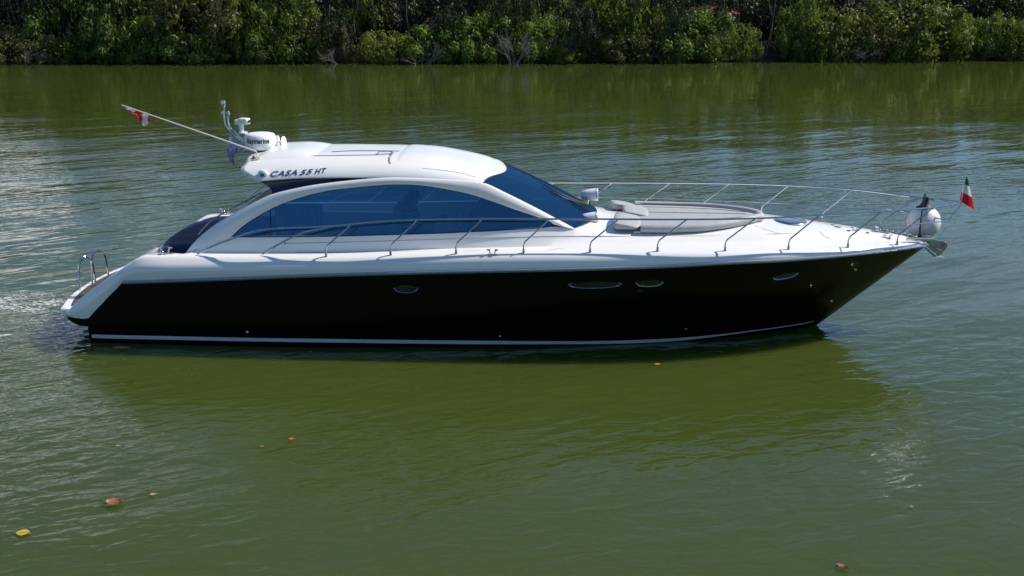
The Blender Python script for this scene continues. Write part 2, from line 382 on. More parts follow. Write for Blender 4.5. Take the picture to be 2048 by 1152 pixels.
# raised plinth under the radar, sunroof lines
def roof_strip(pxs, wd, name, m, th=.006, r=None):
    pts = [on(rb, x, y, th)[0] for x, y in pxs if on(rb, x, y, th)]
    pts = smooth(pts, 30)
    return MB().tube(pts, wd, 6, flat=.5).build(name, m, roof_e)
roof_e = roof
SEAM = mat('dark_seam', (.10, .08, .085), .6, noise=(10, .2))
SEAMG = mat('grey_seam', (.25, .26, .29), .6, noise=(10, .2))
MB().tube(smooth([on(rb, *p, .0)[0] for p in [(663, 304), (710, 302), (760, 302), (798, 302.5)]], 24), .012, 6).tube(smooth([on(rb, *p, .0)[0] for p in [(613, 312.5), (680, 311), (750, 310), (783, 308)]], 24), .011, 6).build('sunroof_seam', SEAM, roof)
hs = [on(rb, *p, .035)[0] for p in [(757, 310), (757.5, 306.5), (785, 306.5), (783, 310)]]
MB().tube(hs, .012, 6).build('grab_handle', STEEL, roof)
ss = smooth([on(rb, *p, .0)[0] for p in [(787, 305), (780, 313), (778, 320), (780, 327.5)]], 20)
MB().tube(ss, .022, 6, flat=.4).build('sunroof_edge', SEAMG, roof)
MB().tube(smooth([on(rb, *p, -.002)[0] for p in [(845, 336.5), (880, 340), (920, 346), (951, 354)]], 24), .007, 6).build('roof_seam', SEAMG, roof)
# sliding roof panel, slightly proud, ahead of the edge
G = []
for i in range(25):
    X = 5.98+i/24*1.65; row = []
    for j in range(29):
        y = -1+2*j/28; f = abs(y)*.8
        e = min(1, min(i, 24-i)/2.0, min(j, 28-j)/2.0)
        p = roofpt(X, f); p.y = -abs(p.y)*(1 if y < 0 else -1); p.z += -.004+.022*math.sin(math.pi/2*e)
        row.append(p)
    G.append(row)
MB().grid(G).build('sunroof_panel', WHITE, roof, sharp=180)
# aft coaming block beneath the radar
G = []
for i in range(17):
    s = i/16; X = 3.35+s*1.15; row = []
    for j in range(21):
        y = -1+2*j/20; hgt = .075*(1-max(0, (s-.55)/.45)**2)*min(1, s/.14)*(max(0, 1-abs(y)**5))
        p = roofpt(X, min(.99, abs(y)*.72)); p.y = abs(p.y)*(-1 if y < 0 else 1); p.z += hgt-.004; row.append(p)
    G.append(row)
MB().grid(G).build('radar_plinth', WHITE, roof, sharp=70)
# navy filler panel below the hardtop
lipc = smooth([roofpt(x, 1.0)+Vector((0, .03, .02)) for x in (3.5, 3.8, 4.2, 4.8, 5.4, 6.0)], 40)
arc = smooth([onS(*p) for p in [(539, 391.5), (564, 383), (627, 370), (710, 360), (785, 355)]], 40)
G = []
for i, (a, b) in enumerate(zip(lipc, arc)):
    row = []
    for j in range(7):
        v = j/6; p = a.lerp(b, v); p.y = Sy(p.x, p.z)+.05+.03*math.sin(math.pi*v)
        p.x += .10*math.sin(math.pi*v*.9)*max(0, 1-i/12)
        row.append(p)
    G.append(row)
ed = [[p, p+Vector((.12, .25, 0))] for p in G[0]]
for q in (lambda k: k, mirror): MB().grid(q(G)).grid(q(ed)).build('navy_pillar', NAVY, yacht)

# ---- side windows
n = 60
wt = smooth(win_top, 80); wb = smooth(win_bot, 80)
def yat(curve, X):
    for a, b in zip(curve, curve[1:]):
        if (a.x-X)*(b.x-X) <= 0 and abs(b.x-a.x) > 1e-6: return a.z+(b.z-a.z)*(X-a.x)/(b.x-a.x)
    return min(curve, key=lambda p: abs(p.x-X)).z
x0, x1 = wt[0].x+.002, wt[-1].x-.003
for nm, sgn in (('window', 1), ('window', -1)):
    G = []
    for i in range(n+1):
        X = x0+(x1-x0)*i/n; a = yat(wt, X)+.004; b = yat(wb, X)-.004
        if b > a: b = a-.001
        G.append([Vector((X, sgn*(Sy(X, b+(a-b)*j/8)+.02), b+(a-b)*j/8)) for j in range(9)])
    wo = MB().grid(G).build('side_window', GLASS, yacht, sharp=180)
    ring = wt+wb[::-1][1:-1]
    ring = [Vector((p.x, sgn*(p.y+.004), p.z)) for p in ring]
    MB().tube(ring, .011, 6, closed=True).build('window_seal', RUBBER, wo)
    m1 = [Vector((x, sgn*(Sy(x, z)+.012), z)) for x, z in ((3.765, 2.46), (3.77, 2.2), (3.775, 1.98))]
    MB().tube(m1, .009, 6).build('window_joint', RUBBER, wo)

# ---- windscreen
def ws_top(f): X = 7.955-.35*f*f; return roofpt(X, f)+Vector((0, 0, -.004))
def ws_bot(f): return Vector((9.235+.43*(1-abs(f)**2.2), -1.249*f, 2.12+.08*(1-f*f)))
G = []
for j in range(41):
    f = 1-2*j/40; row = []
    for i in range(13):
        s = i/12; a = ws_top(abs(f)); a.y = a.y*(1 if f > 0 else -1); b = ws_bot(f)
        p = a.lerp(b, s); p.z += .05*math.sin(math.pi*s)*(1-abs(f)**3)
        row.append(p)
    G.append(row)
ws = MB().grid(G).build('windscreen', GLASSW, yacht, sharp=180)
wsb = bvh_of(ws)
for q in ([r[0]+Vector((0, 0, .004)) for r in G], [r[-1] for r in G]): MB().tube(q, .013, 6).build('windscreen_seal', RUBBER, ws)
for q, r_ in ((G[-1], .03), (G[0], .008)): MB().tube([p+Vector((.0, 0, .006)) for p in q], r_, 6).build('windscreen_frame', RUBBER, ws)
for pts in ([(1172, 411), (1140, 400), (1110, 386), (1086, 372)], [(1174, 413), (1146, 405), (1122, 397), (1100, 384)], [(1180, 427), (1164, 416), (1150, 409), (1136, 402)], [(1176, 428), (1160, 417), (1146, 408)]):
    q = []
    for x, y in pts:
        h = on(wsb, x, y, .035)
        if h: q.append(h[0])
    if len(q) > 1: MB().tube(smooth(q, 12), .013, 6).build('wiper', RUBBER, ws)

# ---- interior seen through the tinted glass
MB().box((4.6, 0, 1.5), (2.0, 2.5, .8), bev=.06).build('cockpit_sofa', CREAM, yacht)
MB().box((7.85, 0, 1.72), (1.1, 2.5, 1.0), bev=.08).box((7.4, -.5, 2.1), (.25, .9, .3), bev=.05).build('helm_console', INTD, yacht)
MB().tube([(7.1+.05*math.cos(a), -.5+.2*math.cos(a), 2.12+.2*math.sin(a)) for a in [i*math.pi/8 for i in range(16)]], .015, 6, closed=True).build('steering_wheel', RUBBER, yacht)
for y in (-.5, .55):
    MB().box((6.2, y, 1.62), (.5, .6, .16), bev=.05).box((5.95, y, 2.0), (.16, .6, .8), bev=.06).box((6.2, y, 1.35), (.2, .2, .45)).build('helm_seat', CREAM, yacht)
G = [[Vector((3.75+.9*i/40, -1.12+.03*math.sin(i*1.7), z)) for z in (1.75, 2.1, 2.5-.0*i+min(0, (i-30)*.0))] for i in range(41)]
MB().grid(G).build('curtain', CURTAIN, yacht, sharp=180)

# ---- railings
def dzpt(x, off=.16):
    return Vector((x, -(Bf(x)-off), topz(x)+.008))
rail_main = [(525, 508, -1.88), (560, 487, -1.88), (606, 465.5, -1.88), (650, 456, -1.88), (689, 450.5, -1.88), (762, 443.5, -1.88), (835, 440, -1.87), (965, 438, -1.85), (1099, 438, -1.82), (1237, 438.5, -1.82), (1374, 439, -1.81), (1511, 437, -1.72), (1639, 430.5, -1.47), (1763, 423, -1.08), (1867, 415, -.49), (1912, 407.5, -.14), (1921, 405.5, 0)]
main = [atY(*p) for p in rail_main]
loop = main+[Vector((p.x, -p.y, p.z)) for p in main[::-1][1:]]
railing = MB().tube(smooth(loop, 240), .017, 8).build('railing', STEEL, yacht)
raila = smooth([atY(*p) for p in [(395, 508, -1.86), (430, 490, -1.86), (460, 479, -1.87), (500, 465, -1.88), (543, 458, -1.88), (627, 454.5, -1.88), (692, 450.5, -1.88)]], 50)
for q in (raila, mir(raila)): MB().tube(q, .017, 8).build('aft_handrail', STEEL, railing)
bases = [652, 781, 912, 1047, 1180, 1315, 1450, 1577, 1695, 1792]
tops = [(702, 449.5), (835, 440), (965, 438), (1099, 438), (1237, 438.5), (1374, 439), (1511, 437), (1639, 430.5), (1763, 423), (1867, 415)]
basey = [514, 511, 508, 506.5, 505, 503, 501, 498.5, 494, 487]
for i in range(10):
    X = atY(bases[i], basey[i], -(Bf(4.75+i*1.16)-.16)).x
    X = atY(bases[i], basey[i], -(Bf(X)-.14)).x
    off = .15 if i < 8 else (.12 if i == 8 else .08)
    b = Vector((X, -(Bf(X)-off), topz(X)+.0))
    ty = [-1.88, -1.87, -1.85, -1.82, -1.82, -1.81, -1.72, -1.47, -1.08, -.49][i]
    t = atY(*tops[i], ty); k = b+Vector((.03, 0, .2))
    for sg in (1, -1):
        f = lambda v: Vector((v.x, v.y*sg, v.z))
        c = smooth([f(b), f(b+Vector((.0, 0, .13))), f(b.lerp(k, 1.0)), f(k.lerp(t, .12)), f(k.lerp(t, .5)), f(t)], 22)
        s_ = MB().tube(c, .0135, 8).build('stanchion', STEEL, railing)
        MB().lathe([(.001, .07), (.019, .07), (.024, .0), (.001, 0)], f(b), n=12).build('stanchion_foot', DSTEEL, s_)
# lower bow rail and far life line
lo = [atY(1817, 450, -.75), atY(1850, 446.5, -.5), atY(1885, 442.5, -.12), atY(1895, 441.5, 0)]
lo2 = [Vector((p.x, -p.y, p.z)) for p in lo[::-1]][1:]
MB().tube(smooth(lo+lo2, 40), .012, 8).tube([atY(1895, 441.5, 0), atY(1923, 408, 0)], .012, 8).build('lower_bow_rail', STEEL, railing)
MB().tube(smooth([atY(*p) for p in [(1097, 395, 1.83), (1250, 396, 1.83), (1400, 400, 1.8), (1540, 406, 1.65), (1650, 413, 1.4), (1757, 421, 1.0)]], 40), .006, 6).build('life_line', STEEL, railing)
# grab rails along the arch behind the cockpit
for sg in (1, -1):
    a = smooth([Vector((p.x, sg*p.y, p.z)) for p in (atY(397, 469, -1.5), atY(425, 440, -1.45), atY(475, 410, -1.38), atY(523, 385, -1.32))], 24)
    b = smooth([Vector((p.x, sg*p.y, p.z)) for p in (atY(490, 406, -1.36), atY(505, 395, -1.3), atY(518, 388, -1.3), atY(522, 394, -1.3))], 16)
    MB().tube(a, .014, 8).tube(b, .014, 8).build('grab_rail', DSTEEL, yacht)

# ---- deck fittings
def cleat(p, nm='cleat', ln=.22, hh=.075, par=None, ax=Vector((1, 0, 0))):
    p = Vector(p); m = MB()
    for s in (-1, 1):
        m.tube([p+ax*ln*.18*s, p+ax*ln*.22*s+Vector((0, 0, hh*.6)), p+ax*ln*.34*s+Vector((0, 0, hh))], [.016, .012, .012], 8)
    m.tube([p-ax*ln/2+Vector((0, 0, hh)), p-ax*ln*.3+Vector((0, 0, hh*1.05)), p-ax*ln*.2+Vector((0, 0, hh))], .013, 8)
    m.tube([p+ax*ln/2+Vector((0, 0, hh)), p+ax*ln*.3+Vector((0, 0, hh*1.05)), p+ax*ln*.2+Vector((0, 0, hh))], .013, 8)
    m.box(p+Vector((0, 0, .004)), (ln*.9, .05, .012), bev=.004)
    return m.build(nm, STEEL, par or yacht)
for px, py in ((331, 508), (985, 509)):
    h = on(db, px, py)
    for s in (1, -1): cleat((h[0].x, s*h[0].y, h[0].z), ln=.28 if px < 500 else .2, hh=.12 if px < 500 else .08)
for px, py in ((1775, 476), (1710, 461)):
    h = on(db, px, py); cleat(h[0], ln=.16, hh=.05)
for s in (1, -1):
    MB().ball((1.83, s*1.8, 1.71), (.04, .04, .045), 12, 8).lathe([(.03, 0), (.02, .05), (.001, .05)], (1.83, s*1.8, 1.62), n=10).build('stern_light', STEEL, yacht)
# windlass, chain and bow roller
h = on(db, 1762, 470)[0]
wl = MB().lathe([(.0, 0), (.09, 0), (.09, .02), (.05, .03), (.045, .09), (.07, .11), (.07, .15), (.04, .17), (0, .17)], (h.x, 0, h.z-.01), n=18).box((h.x+.02, .02, h.z+.02), (.34, .2, .03), bev=.01)
wl.build('windlass', STEEL, yacht)
ch = MB()
for i in range(13):
    x = h.x+.14+i*.055; c = Vector((x, .0, crz(x)+.03)); ax = Vector((0, 1, 0)) if i % 2 else Vector((0, .3, 1))
    pts = [c+Vector((.035*math.cos(a), 0, 0))+ax.normalized()*.018*math.sin(a) for a in [k*math.pi/4 for k in range(8)]]
    ch.tube(pts, .009, 6, closed=True)
ch.build('anchor_chain', DSTEEL, yacht)
MB().box((15.75, .09, 1.74), (.5, .015, .09), bev=.004).box((15.75, -.09, 1.74), (.5, .015, .09), bev=.004).lathe([(.0, -.07), (.04, -.07), (.03, 0), (.04, .07), (0, .07)], (15.98, 0, 1.73), (0, 1, 0), 14).build('bow_roller', STEEL, yacht)
# plough anchor: shank + folded blade
an = MB()
ol = [atY(*p, 0) for p in [(1836, 478), (1862, 478.5), (1880, 481), (1893, 483.5), (1894, 493), (1883, 506), (1875, 511), (1862, 500), (1850, 489)]]
A_ = [p+Vector((0, -.035, 0)) for p in ol]; B_ = [p+Vector((0, .035, 0)) for p in ol]
an.grid([A_, B_], closedj=True).fan(A_).fan(B_)
for sg in (-1, 1):
    an.tube([atY(1868, 494, 0)+Vector((0, sg*.03, 0)), atY(1880, 497, 0)+Vector((0, sg*.12, -.02)), atY(1893, 488, 0)+Vector((0, sg*.07, 0))], [.03, .035, .012], 6, flat=.35)
    an.tube([atY(1853, 497, 0)+Vector((0, sg*.03, 0)), atY(1865, 509, 0)+Vector((0, sg*.1, 0)), atY(1886, 513.5, 0)+Vector((0, sg*.04, 0))], [.02, .028, .014], 6, flat=.5)
an.ball(atY(1889, 485, 0), (.035, .05, .03), 10, 6)
an = an.build('anchor', DSTEEL, yacht, sharp=25)
# round deck hatch
h = on(db, 1583, 446)[0]
hz = h.z+.0
hn = Vector((.045, 0, 1))
hatch = MB().lathe([(.26, .0), (.3, .0), (.31, .02), (.29, .04), (.265, .045), (.262, .03)], (h.x, 0, hz-.005), hn, 40).build('deck_hatch', STEEL, yacht)
MB().lathe([(.001, .036), (.15, .036), (.265, .03)], (h.x, 0, hz-.005), hn, 40).build('hatch_glass', BLUEH, hatch)
# portholes on the hull
def porthole(px, py, wpx, hpx):
    h = on(hb, px, py)
    if not h: return
    c, nn = h; tx = Vector((1, 0, 0)); tx = (tx-nn*tx.dot(nn)).normalized(); tz = nn.cross(tx)
    if tz.z < 0: tz = -tz
    sc = (c-CAM).length/F_PX; a, b = wpx/2*sc/max(.5, tx.x), hpx/2*sc/abs(tz.z)
    for s in (1, -1):
        ff = lambda v: Vector((v.x, v.y*s, v.z))
        m = MB(); rr = []
        for j, (k, o_) in enumerate([(1.12, -.004), (1.1, .012), (1.03, .02), (.97, .012), (.95, -.002)]):
            rr.append([ff(c+tx*a*k*math.copysign(abs(math.cos(q))**.85, math.cos(q))+tz*b*((k if math.sin(q) < 0 else min(k, .99))*math.sin(q)+(.38*(k-.95)/.17*min(0, math.sin(q))))+nn*(o_ if math.sin(q) < -.1 else -.004+.3*max(0, o_)*(1-max(0, math.sin(q))))) for q in [2*math.pi*i/40 for i in range(40)]])
        fr = m.grid(rr, closedj=True).build('porthole', mat_port, yacht)
        ring = [ff(c+tx*a*.96*math.copysign(abs(math.cos(q))**.85, math.cos(q))+tz*b*.96*math.sin(q)+nn*.004) for q in [2*math.pi*i/40 for i in range(40)]]
        MB().fan(ring, ff(c+nn*.012)).build('port_glass', GLASSK, fr)
mat_port = mat('dark_chrome', (.16, .2, .27), .2, metal=1, noise=(10, .1))
for a in ((812, 577, 44, 15), (1190, 569, 98, 13), (1299, 565, 50, 14), (1571, 551, 46, 11)): porthole(*a)
for px, py in ((495, 664), (1000, 672.5), (1372, 658.5), (1663, 602)):
    h = on(hb, px, py)
    if h:
        for s in (1, -1):
            c = Vector((h[0].x, s*h[0].y, h[0].z)); nn = Vector((h[1].x, s*h[1].y, h[1].z))
            MB().lathe([(.0, .02), (.014, .024), (.026, .018), (.03, 0)], c, nn, 14).build('through_hull', STEEL, yacht)
# swim platform
def plat(z0, z1, inset, name, m, y1=1.83):
    ring = []
    for i in range(41):
        y = -y1+2*y1*i/40; f = abs(y)/y1
        x = -.50+.31*f**2.1+(.22*max(0, (f-.9)/.1)**2.2)
        ring.append(Vector((x+inset, y*(1-inset*.4), 0)))
    G = []
    for zz, o_ in ((z0, .10), (z0+(z1-z0)*.25, .02), (z0+(z1-z0)*.6, 0), (z1-.02, .01), (z1, .04)):
        G.append([Vector((p.x+o_, p.y*(1-o_*.3), zz)) for p in ring]+[Vector((1.2, y1*(1-o_*.3), zz)), Vector((1.2, -y1*(1-o_*.3), zz))])
    mm = MB().grid(G, closedj=True); mm.fan(G[-1], Vector((.5, 0, z1))); return mm.build(name, m, yacht, sharp=28)
plat(.36, .6, 0, 'swim_platform', WHITE)
G = []
for i in range(41):
    y = -1.55+3.1*i/40; f = abs(y)/1.55; x = -.36+.27*f**2.1
    G.append([Vector((x, y, .606)), Vector((.3, y, .606)), Vector((.72, y, .606))])
MB().grid(G).build('teak_deck', TEAK, yacht)
for f0, f1, tz in (((160, 580), (192, 571), 526), ((185, 567), (217, 553), 513)):
    a = atZ(*f0, .6); b = atZ(*f1, .6); hgt = .62
    c = (a+b)/2; U_ = Vector((0, 0, 1))
    pts = smooth([a, a+U_*hgt*.4+(c-a)*.08, a+U_*hgt*.8+(c-a)*.2, c+U_*hgt+(a-c)*.25, c+U_*hgt*1.0+(b-c)*.25, b+U_*hgt*.8+(c-b)*.2, b+U_*hgt*.4+(c-b)*.08, b], 40)
    MB().tube(pts, .019, 8).build('ladder_handrail', STEEL, yacht)
for q in (-1, 1): MB().tube([(.42, q*1.78, .17), (.24, q*1.8, .13)], [.07, .075], 14).build('exhaust', DSTEEL, yacht)
# spotlights on the foredeck
for px, pb, Y in ((1178, 437, -.62), (1179, 389, .62)):
    c = atY(px, pb, Y); bz = c.z-.2
    l_ = MB().lathe([(0, -.175), (.05, -.17), (.085, -.13), (.105, -.02), (.122, .10), (.125, .15), (.118, .17), (0, .16)], c, (1, 0, .03), 24).build('spotlight', WHITE2, yacht)
    MB().lathe([(.127, .125), (.132, .135), (.127, .145)], c, (1, 0, .03), 24).build('spotlight_rim', STEEL, l_)
    MB().lathe([(.0, .0), (.07, 0), (.06, .02), (.02, .03), (.018, .2), (0, .2)], (c.x+.02, c.y, bz-.08), n=14).build('spotlight_stand', STEEL, l_)
# radar dome
rc = atY(520.5, 283, 0); 
rdr = MB().lathe([(0, -.15), (.2, -.15), (.27, -.12), (.298, -.04), (.30, .04), (.295, .1), (.27, .145), (.2, .165), (0, .175)], rc, n=48).build('radar_dome', WHITE2, yacht, sharp=60)
MB().box((rc.x+.05, rc.y, rc.z-.185), (.5, .34, .03), bev=.01).box((rc.x+.05, rc.y, rc.z-.23), (.2, .2, .08), bev=.01).tube([(rc.x-.32, -.1, rc.z-.19), (rc.x+.55, -.1, rc.z-.185)], .014, 8).build('radar_bracket', DSTEEL, rdr)
def text_mesh(txt, size, shear=0, offset=0, bold=0):
    cu = bpy.data.curves.new('t', 'FONT'); cu.body = txt; cu.size = size; cu.shear = shear; cu.offset = bold; cu.resolution_u = 3; cu.space_character = 1.05 if shear == 0 else 1.15
    o = bpy.data.objects.new('t', cu); COL.objects.link(o); bpy.context.view_layer.update()
    me = bpy.data.meshes.new_from_object(o.evaluated_get(bpy.context.evaluated_depsgraph_get()))
    bpy.data.objects.remove(o)
    bm = bmesh.new(); bm.from_mesh(me); bmesh.ops.triangulate(bm, faces=bm.faces)
    for _ in range(2): bmesh.ops.subdivide_edges(bm, edges=[e for e in bm.edges if e.calc_length() > size*.12], cuts=1); bmesh.ops.triangulate(bm, faces=bm.faces)
    bm.to_mesh(me); bm.free(); return me
def text_obj(me, name, m, parent):
    me.materials.clear(); me.materials.append(m); o = bpy.data.objects.new(name, me); COL.objects.link(o); o.parent = parent; return o
tm = text_mesh('Raymarine', .135, bold=.004)
xsv = [v.co.x for v in tm.vertices]; W_ = max(xsv)-min(xsv)
for v in tm.vertices:
    u = (v.co.x-min(xsv))*(.46/W_)-.23+.035; a = u/.305
    v.co = Vector((rc.x+.305*math.sin(a), -.305*math.cos(a), rc.z+.0+v.co.y))
text_obj(tm, 'lettering', LETTERB, rdr)
for wrd, xa_, ya_, xb_, yb_, hpx in (('CASA', 541, 353.5, 594, 350, 10.5), ('55', 599, 350, 627, 347.6, 9.5), ('HT', 629, 348, 654, 346, 10)):
    tm = text_mesh(wrd, 1, shear=.42, bold=.028)
    xsv = [v.co.x for v in tm.vertices]; mn, W_ = min(xsv), max(xsv)-min(xsv); hh = max(v.co.y for v in tm.vertices)
    for v in tm.vertices:
        t = (v.co.x-mn)/W_; px = xa_+(xb_-xa_)*t; py = ya_+(yb_-ya_)*t-v.co.y/hh*hpx
        h = on(rb, px, py, .006); v.co = h[0] if h else Vector((4, -1.3, 3.1))
    text_obj(tm, 'lettering', LETTER, roof)
# starboard navigation light
h = on(rb, 526, 349, .0)
nl = MB().ball(h[0], (.10, .05, .09), 20, 12).build('navigation_light', WHITE2, roof)
MB().box(h[0]+Vector((.0, -.045, 0)), (.085, .03, .06), bev=.01).build('green_lens', GREENL, nl)
h = on(rb, 508, 317, 0)
MB().box(h[0], (.12, .03, .015), bev=.005).ball(h[0]+Vector((0, 0, .02)), (.03, .03, .035), 12, 8).build('roof_fitting', RUBBER, roof)
# horns and small antennas
for (px, py, r_, hh) in ((555, 281, .035, .16), (541, 270, .0, 0)):
    if r_:
        c = atY(px, py, .35); MB().lathe([(0, -.14), (.04, -.14), (.045, .04), (.03, .09), (0, .1)], c, n=16).build('gps_antenna', WHITE2, roof)
c = atY(568, 284, .1); MB().lathe([(0, .02), (.03, .015), (.1, .0), (.11, -.012), (.06, -.03), (.025, -.06), (.02, -.18), (0, -.18)], c, (1, -.25, 0), 24).build('loudhailer', WHITE2, roof)
MB().tube([c+Vector((-.08, .02, 0)), c+Vector((-.08, .02, -.14))], .012, 8).build('loudhailer_stem', DSTEEL, roof)
# mast of two steel tubes carrying lights
mast = MB()
ms1 = [atY(*p, -.12) for p in [(510, 308), (470, 272), (453, 254), (449, 240), (448, 224)]]
ms2 = [atY(*p, .12) for p in [(518, 306), (480, 275), (462, 258), (457, 248), (455, 226)]]
mast.tube(smooth(ms1, 24), .016, 8).tube(smooth(ms2, 24), .016, 8)
for k in range(5):
    t = .2+.12*k; mast.tube([ms1[0].lerp(ms1[1], t+.3), ms2[0].lerp(ms2[1], t+.3)], .009, 6)
mast.tube([ms1[4], ms2[4]], .014, 8).tube([atY(449, 226, 0), atY(448, 214, 0)], .01, 8)
mast.tube([ms1[2], atY(470, 263, 0), atY(497, 262, 0)], .012, 8)
mast = mast.build('mast', STEEL, roof)
c = atY(447, 206.5, 0)
MB().lathe([(0, -.07), (.03, -.07), (.035, -.05), (.04, .0), (.035, .05), (.03, .055), (0, .06)], c, n=16).build('masthead_light', CLEAR, roof)
for px, py, Y in ((446.5, 226.5, -.1), (456.5, 227.5, .1)):
    MB().ball(atY(px, py, Y), (.035, .035, .05), 14, 8).build('mast_lamp', CLEAR, roof)
c = atY(484, 243.5, 0)
rot = Matrix.Rotation(R(-12), 3, 'Z')
sp = MB().box(c+Vector((.04, 0, .01)), (.2, .16, .12), rot, bev=.03).box(c+Vector((-.08, .02, -.01)), (.12, .12, .1), rot, bev=.03).tube([c+Vector((-.02, 0, -.04)), c+Vector((-.02, 0, -.2))], [.05, .045], 12).lathe([(.001, .02), (.09, .02), (.09, 0), (.001, 0)], c+Vector((0, 0, -.22)), n=16).build('search_light', WHITE2, roof)
for dy in (-.035, .035):
    MB().lathe([(.03, 0), (.026, .006), (0, .004)], c+Vector((.145, dy-.02, .01)), (1, -.2, 0), 12).build('search_light_lens', GLASSK, sp)
# slanting flag pole
pa, pb = atY(512, 303, -.85), atY(243.5, 210, -.85)
pole = MB().tube([pa, pa.lerp(pb, .5), pb], [.017, .013, .009], 8).box(pa+Vector((.02, 0, -.1)), (.12, .06, .012)).tube([pa, pa+Vector((.03, 0, -.1))], .012, 8).build('flag_pole', mat('white_pole', (.7, .7, .68), .3, noise=(6, .03)), roof)
# navy sun lounge on the aft deck and its coaming
G = []
for i in range(31):
    s = i/30; row = []
    for j in range(31):
        y = -1+2*j/30
        Y = y*1.52; xe = 1.42+.4*abs(y)**3
        X = xe+s*(3.35-xe); e = min(1, min(s*30, (1-abs(y))*15)/2.5)
        row.append(Vector((X, Y, 1.615+.11*math.sin(math.pi/2*e)+.03*math.sin(s*math.pi)-.012*(abs((y*2.5) % 1-.5) < .04))))
    G.append(row)
MB().grid(G).build('aft_sunbed', NAVYF, yacht, sharp=60)
a = smooth([atY(318, 500, -1.3), atY(320, 495, -1.3), atY(345, 493.5, -1.3), atY(362, 495, -1.3), atY(366, 500, -1.3)], 24)
MB().tube(a, .015, 8).build('sunbed_rail', STEEL, yacht)
# seams on the cabin side
def seam(pxs, nm, r_=.005, m=SEAMG):
    q = [on(db, *p, .0) for p in pxs]; q = [k[0] for k in q if k]
    if len(q) > 2: MB().tube(smooth(q, 40), r_, 6).build(nm, m, yacht)
seam([(570, 487), (700, 484), (900, 478), (1100, 473), (1250, 472.5), (1400, 472), (1540, 468), (1600, 466)], 'deck_seam')
seam([(1510, 452), (1540, 462), (1562, 468)], 'deck_seam')
seam([(1075, 508), (1100, 500), (1130, 497)], 'deck_seam', .003)
seam([(1660, 447), (1640, 462), (1660, 478)], 'deck_seam', .003)
seam([(590, 505.5), (760, 503.5), (960, 501)], 'deck_seam', .004)
h = on(db, 570, 487)[0]
MB().ball(h, .015, 8, 6).build('deck_plug', RUBBER, yacht)
for px, py in ((1672, 454), (1678, 455), (1697, 462), (1735, 466), (1665, 450)):
    h = on(db, px, py); MB().box(h[0]+Vector((0, 0, .005)), (.06, .05, .02), bev=.005).build('deck_fitting', DSTEEL, yacht)

# ================================================================== things on the yacht
# foredeck sun pad
pad = empty('sun_pad', (11.2, 0, 2.1), label='grey upholstered sun pad on the white foredeck', cat='sun pad')
def pady(x): return pchip([(9.9, 1.05), (10.6, 1.1), (11.4, 1.02), (11.9, .84), (12.35, .55), (12.65, .25), (12.75, .04)])(x)
def padz(x, y): return crz(x)-.10*(abs(y)/1.3)**2.2
G = []
for i in range(41):
    X = 10.25+i/40*(12.7-10.25); hw = max(.02, pady(X)-.1)
    G.append([Vector((X, hw*y, padz(X, hw*y)+.075-.012*(abs(y) < .05))) for y in [-1+2*j/24 for j in range(25)]])
MB().grid(G).build('mattress', GREYF, pad, origin=(0, 0, 0)).location = -pad.location
ed = [Vector((x, -pady(x), padz(x, pady(x))+.07)) for x in [10.45+i*.1 for i in range(23)]]+[Vector((12.72, -.2, crz(12.7)+.06)), Vector((12.76, 0, crz(12.7)+.06))]
full = ed+mir(ed)[::-1][1:]
rr = [.08+.012*math.sin(i*.9) for i in range(90)]
for a_, b_ in ((0, .33), (.335, .665), (.67, 1)):
    pts = smooth(full, 90)[int(a_*89):int(b_*89)+1]
    MB().tube(pts, [.082]*len(pts), 12, flat=.95).build('bolster', GREYF, pad, origin=(0, 0, 0)).location = -pad.location
for (ya, yb, x_) in ((-1.12, -.37, 10.22), (-.35, .4, 10.38), (.42, 1.12, 10.2)):
    G = []
    hi = .11
    for i in range(15):
        y = ya+(yb-ya)*i/14; e = math.sin(math.pi*min(1, max(0, (i+.3)/14.6)))**.08
        cx = x_-.06*(abs(y)/1.1)**2+.0; z = padz(cx, y)+.05
        prof = [(-.2, 0), (-.23, .75), (-.2, 1.08), (-.12, 1.12), (.02, .95), (.16, .68), (.25, .5), (.28, .25), (.27, 0)]
        G.append([Vector((cx+dx*e, y, z+hi*dz*e)) for dx, dz in prof])
    mm = MB().grid(G); mm.fan(G[0]); mm.fan(G[-1])
    c = mm.build('headrest', GREYF, pad, origin=(0, 0, 0), sharp=180); c.location = -pad.location
    sb = c.modifiers.new('s', 'SUBSURF'); sb.levels = 1; sb.render_levels = 2
PIPE = mat('grey_piping', (.16, .16, .165), .6, noise=(6, .1))
for q in (-.62, 0, .62):
    pts = [Vector((x, q*max(.02, pady(x)-.1), padz(x, q*pady(x))+.082)) for x in [10.6+i*.1 for i in range(20)]]
    MB().tube([p-pad.location for p in pts], .006, 5).build('piping', PIPE, pad)
pts = [p+Vector((0, .07 if p.y < 0 else -.07, .045))-pad.location for p in smooth(full, 80)[2:-2]]
MB().tube(pts, .007, 5).build('piping', PIPE, pad)
# ball fender
fc = atY(1847, 444, .42)
fe = empty('ball_fender', fc, label='round white inflatable ball fender with a black neck hanging from the bow rail', cat='fender')
MB().ball((0, 0, 0), (.315, .315, .32), 32, 20).build('float', mat('white_vinyl', (.72, .72, .68), .35, noise=(4, .04)), fe)
MB().lathe([(.2, .24), (.15, .29), (.085, .34), (.06, .42), (.055, .49), (.0, .5)], n=24).build('neck', RUBBER, fe)
MB().tube([(0, 0, .44), (-.03, 0, .56)], .014, 6).tube([(-.06, -.1, .52), (-.14, -.3, .3), (-.16, -.33, .0), (-.15, -.33, -.18)], .014, 6).box((-.15, -.33, -.2), (.06, .03, .05)).build('rope', RUBBER, fe)
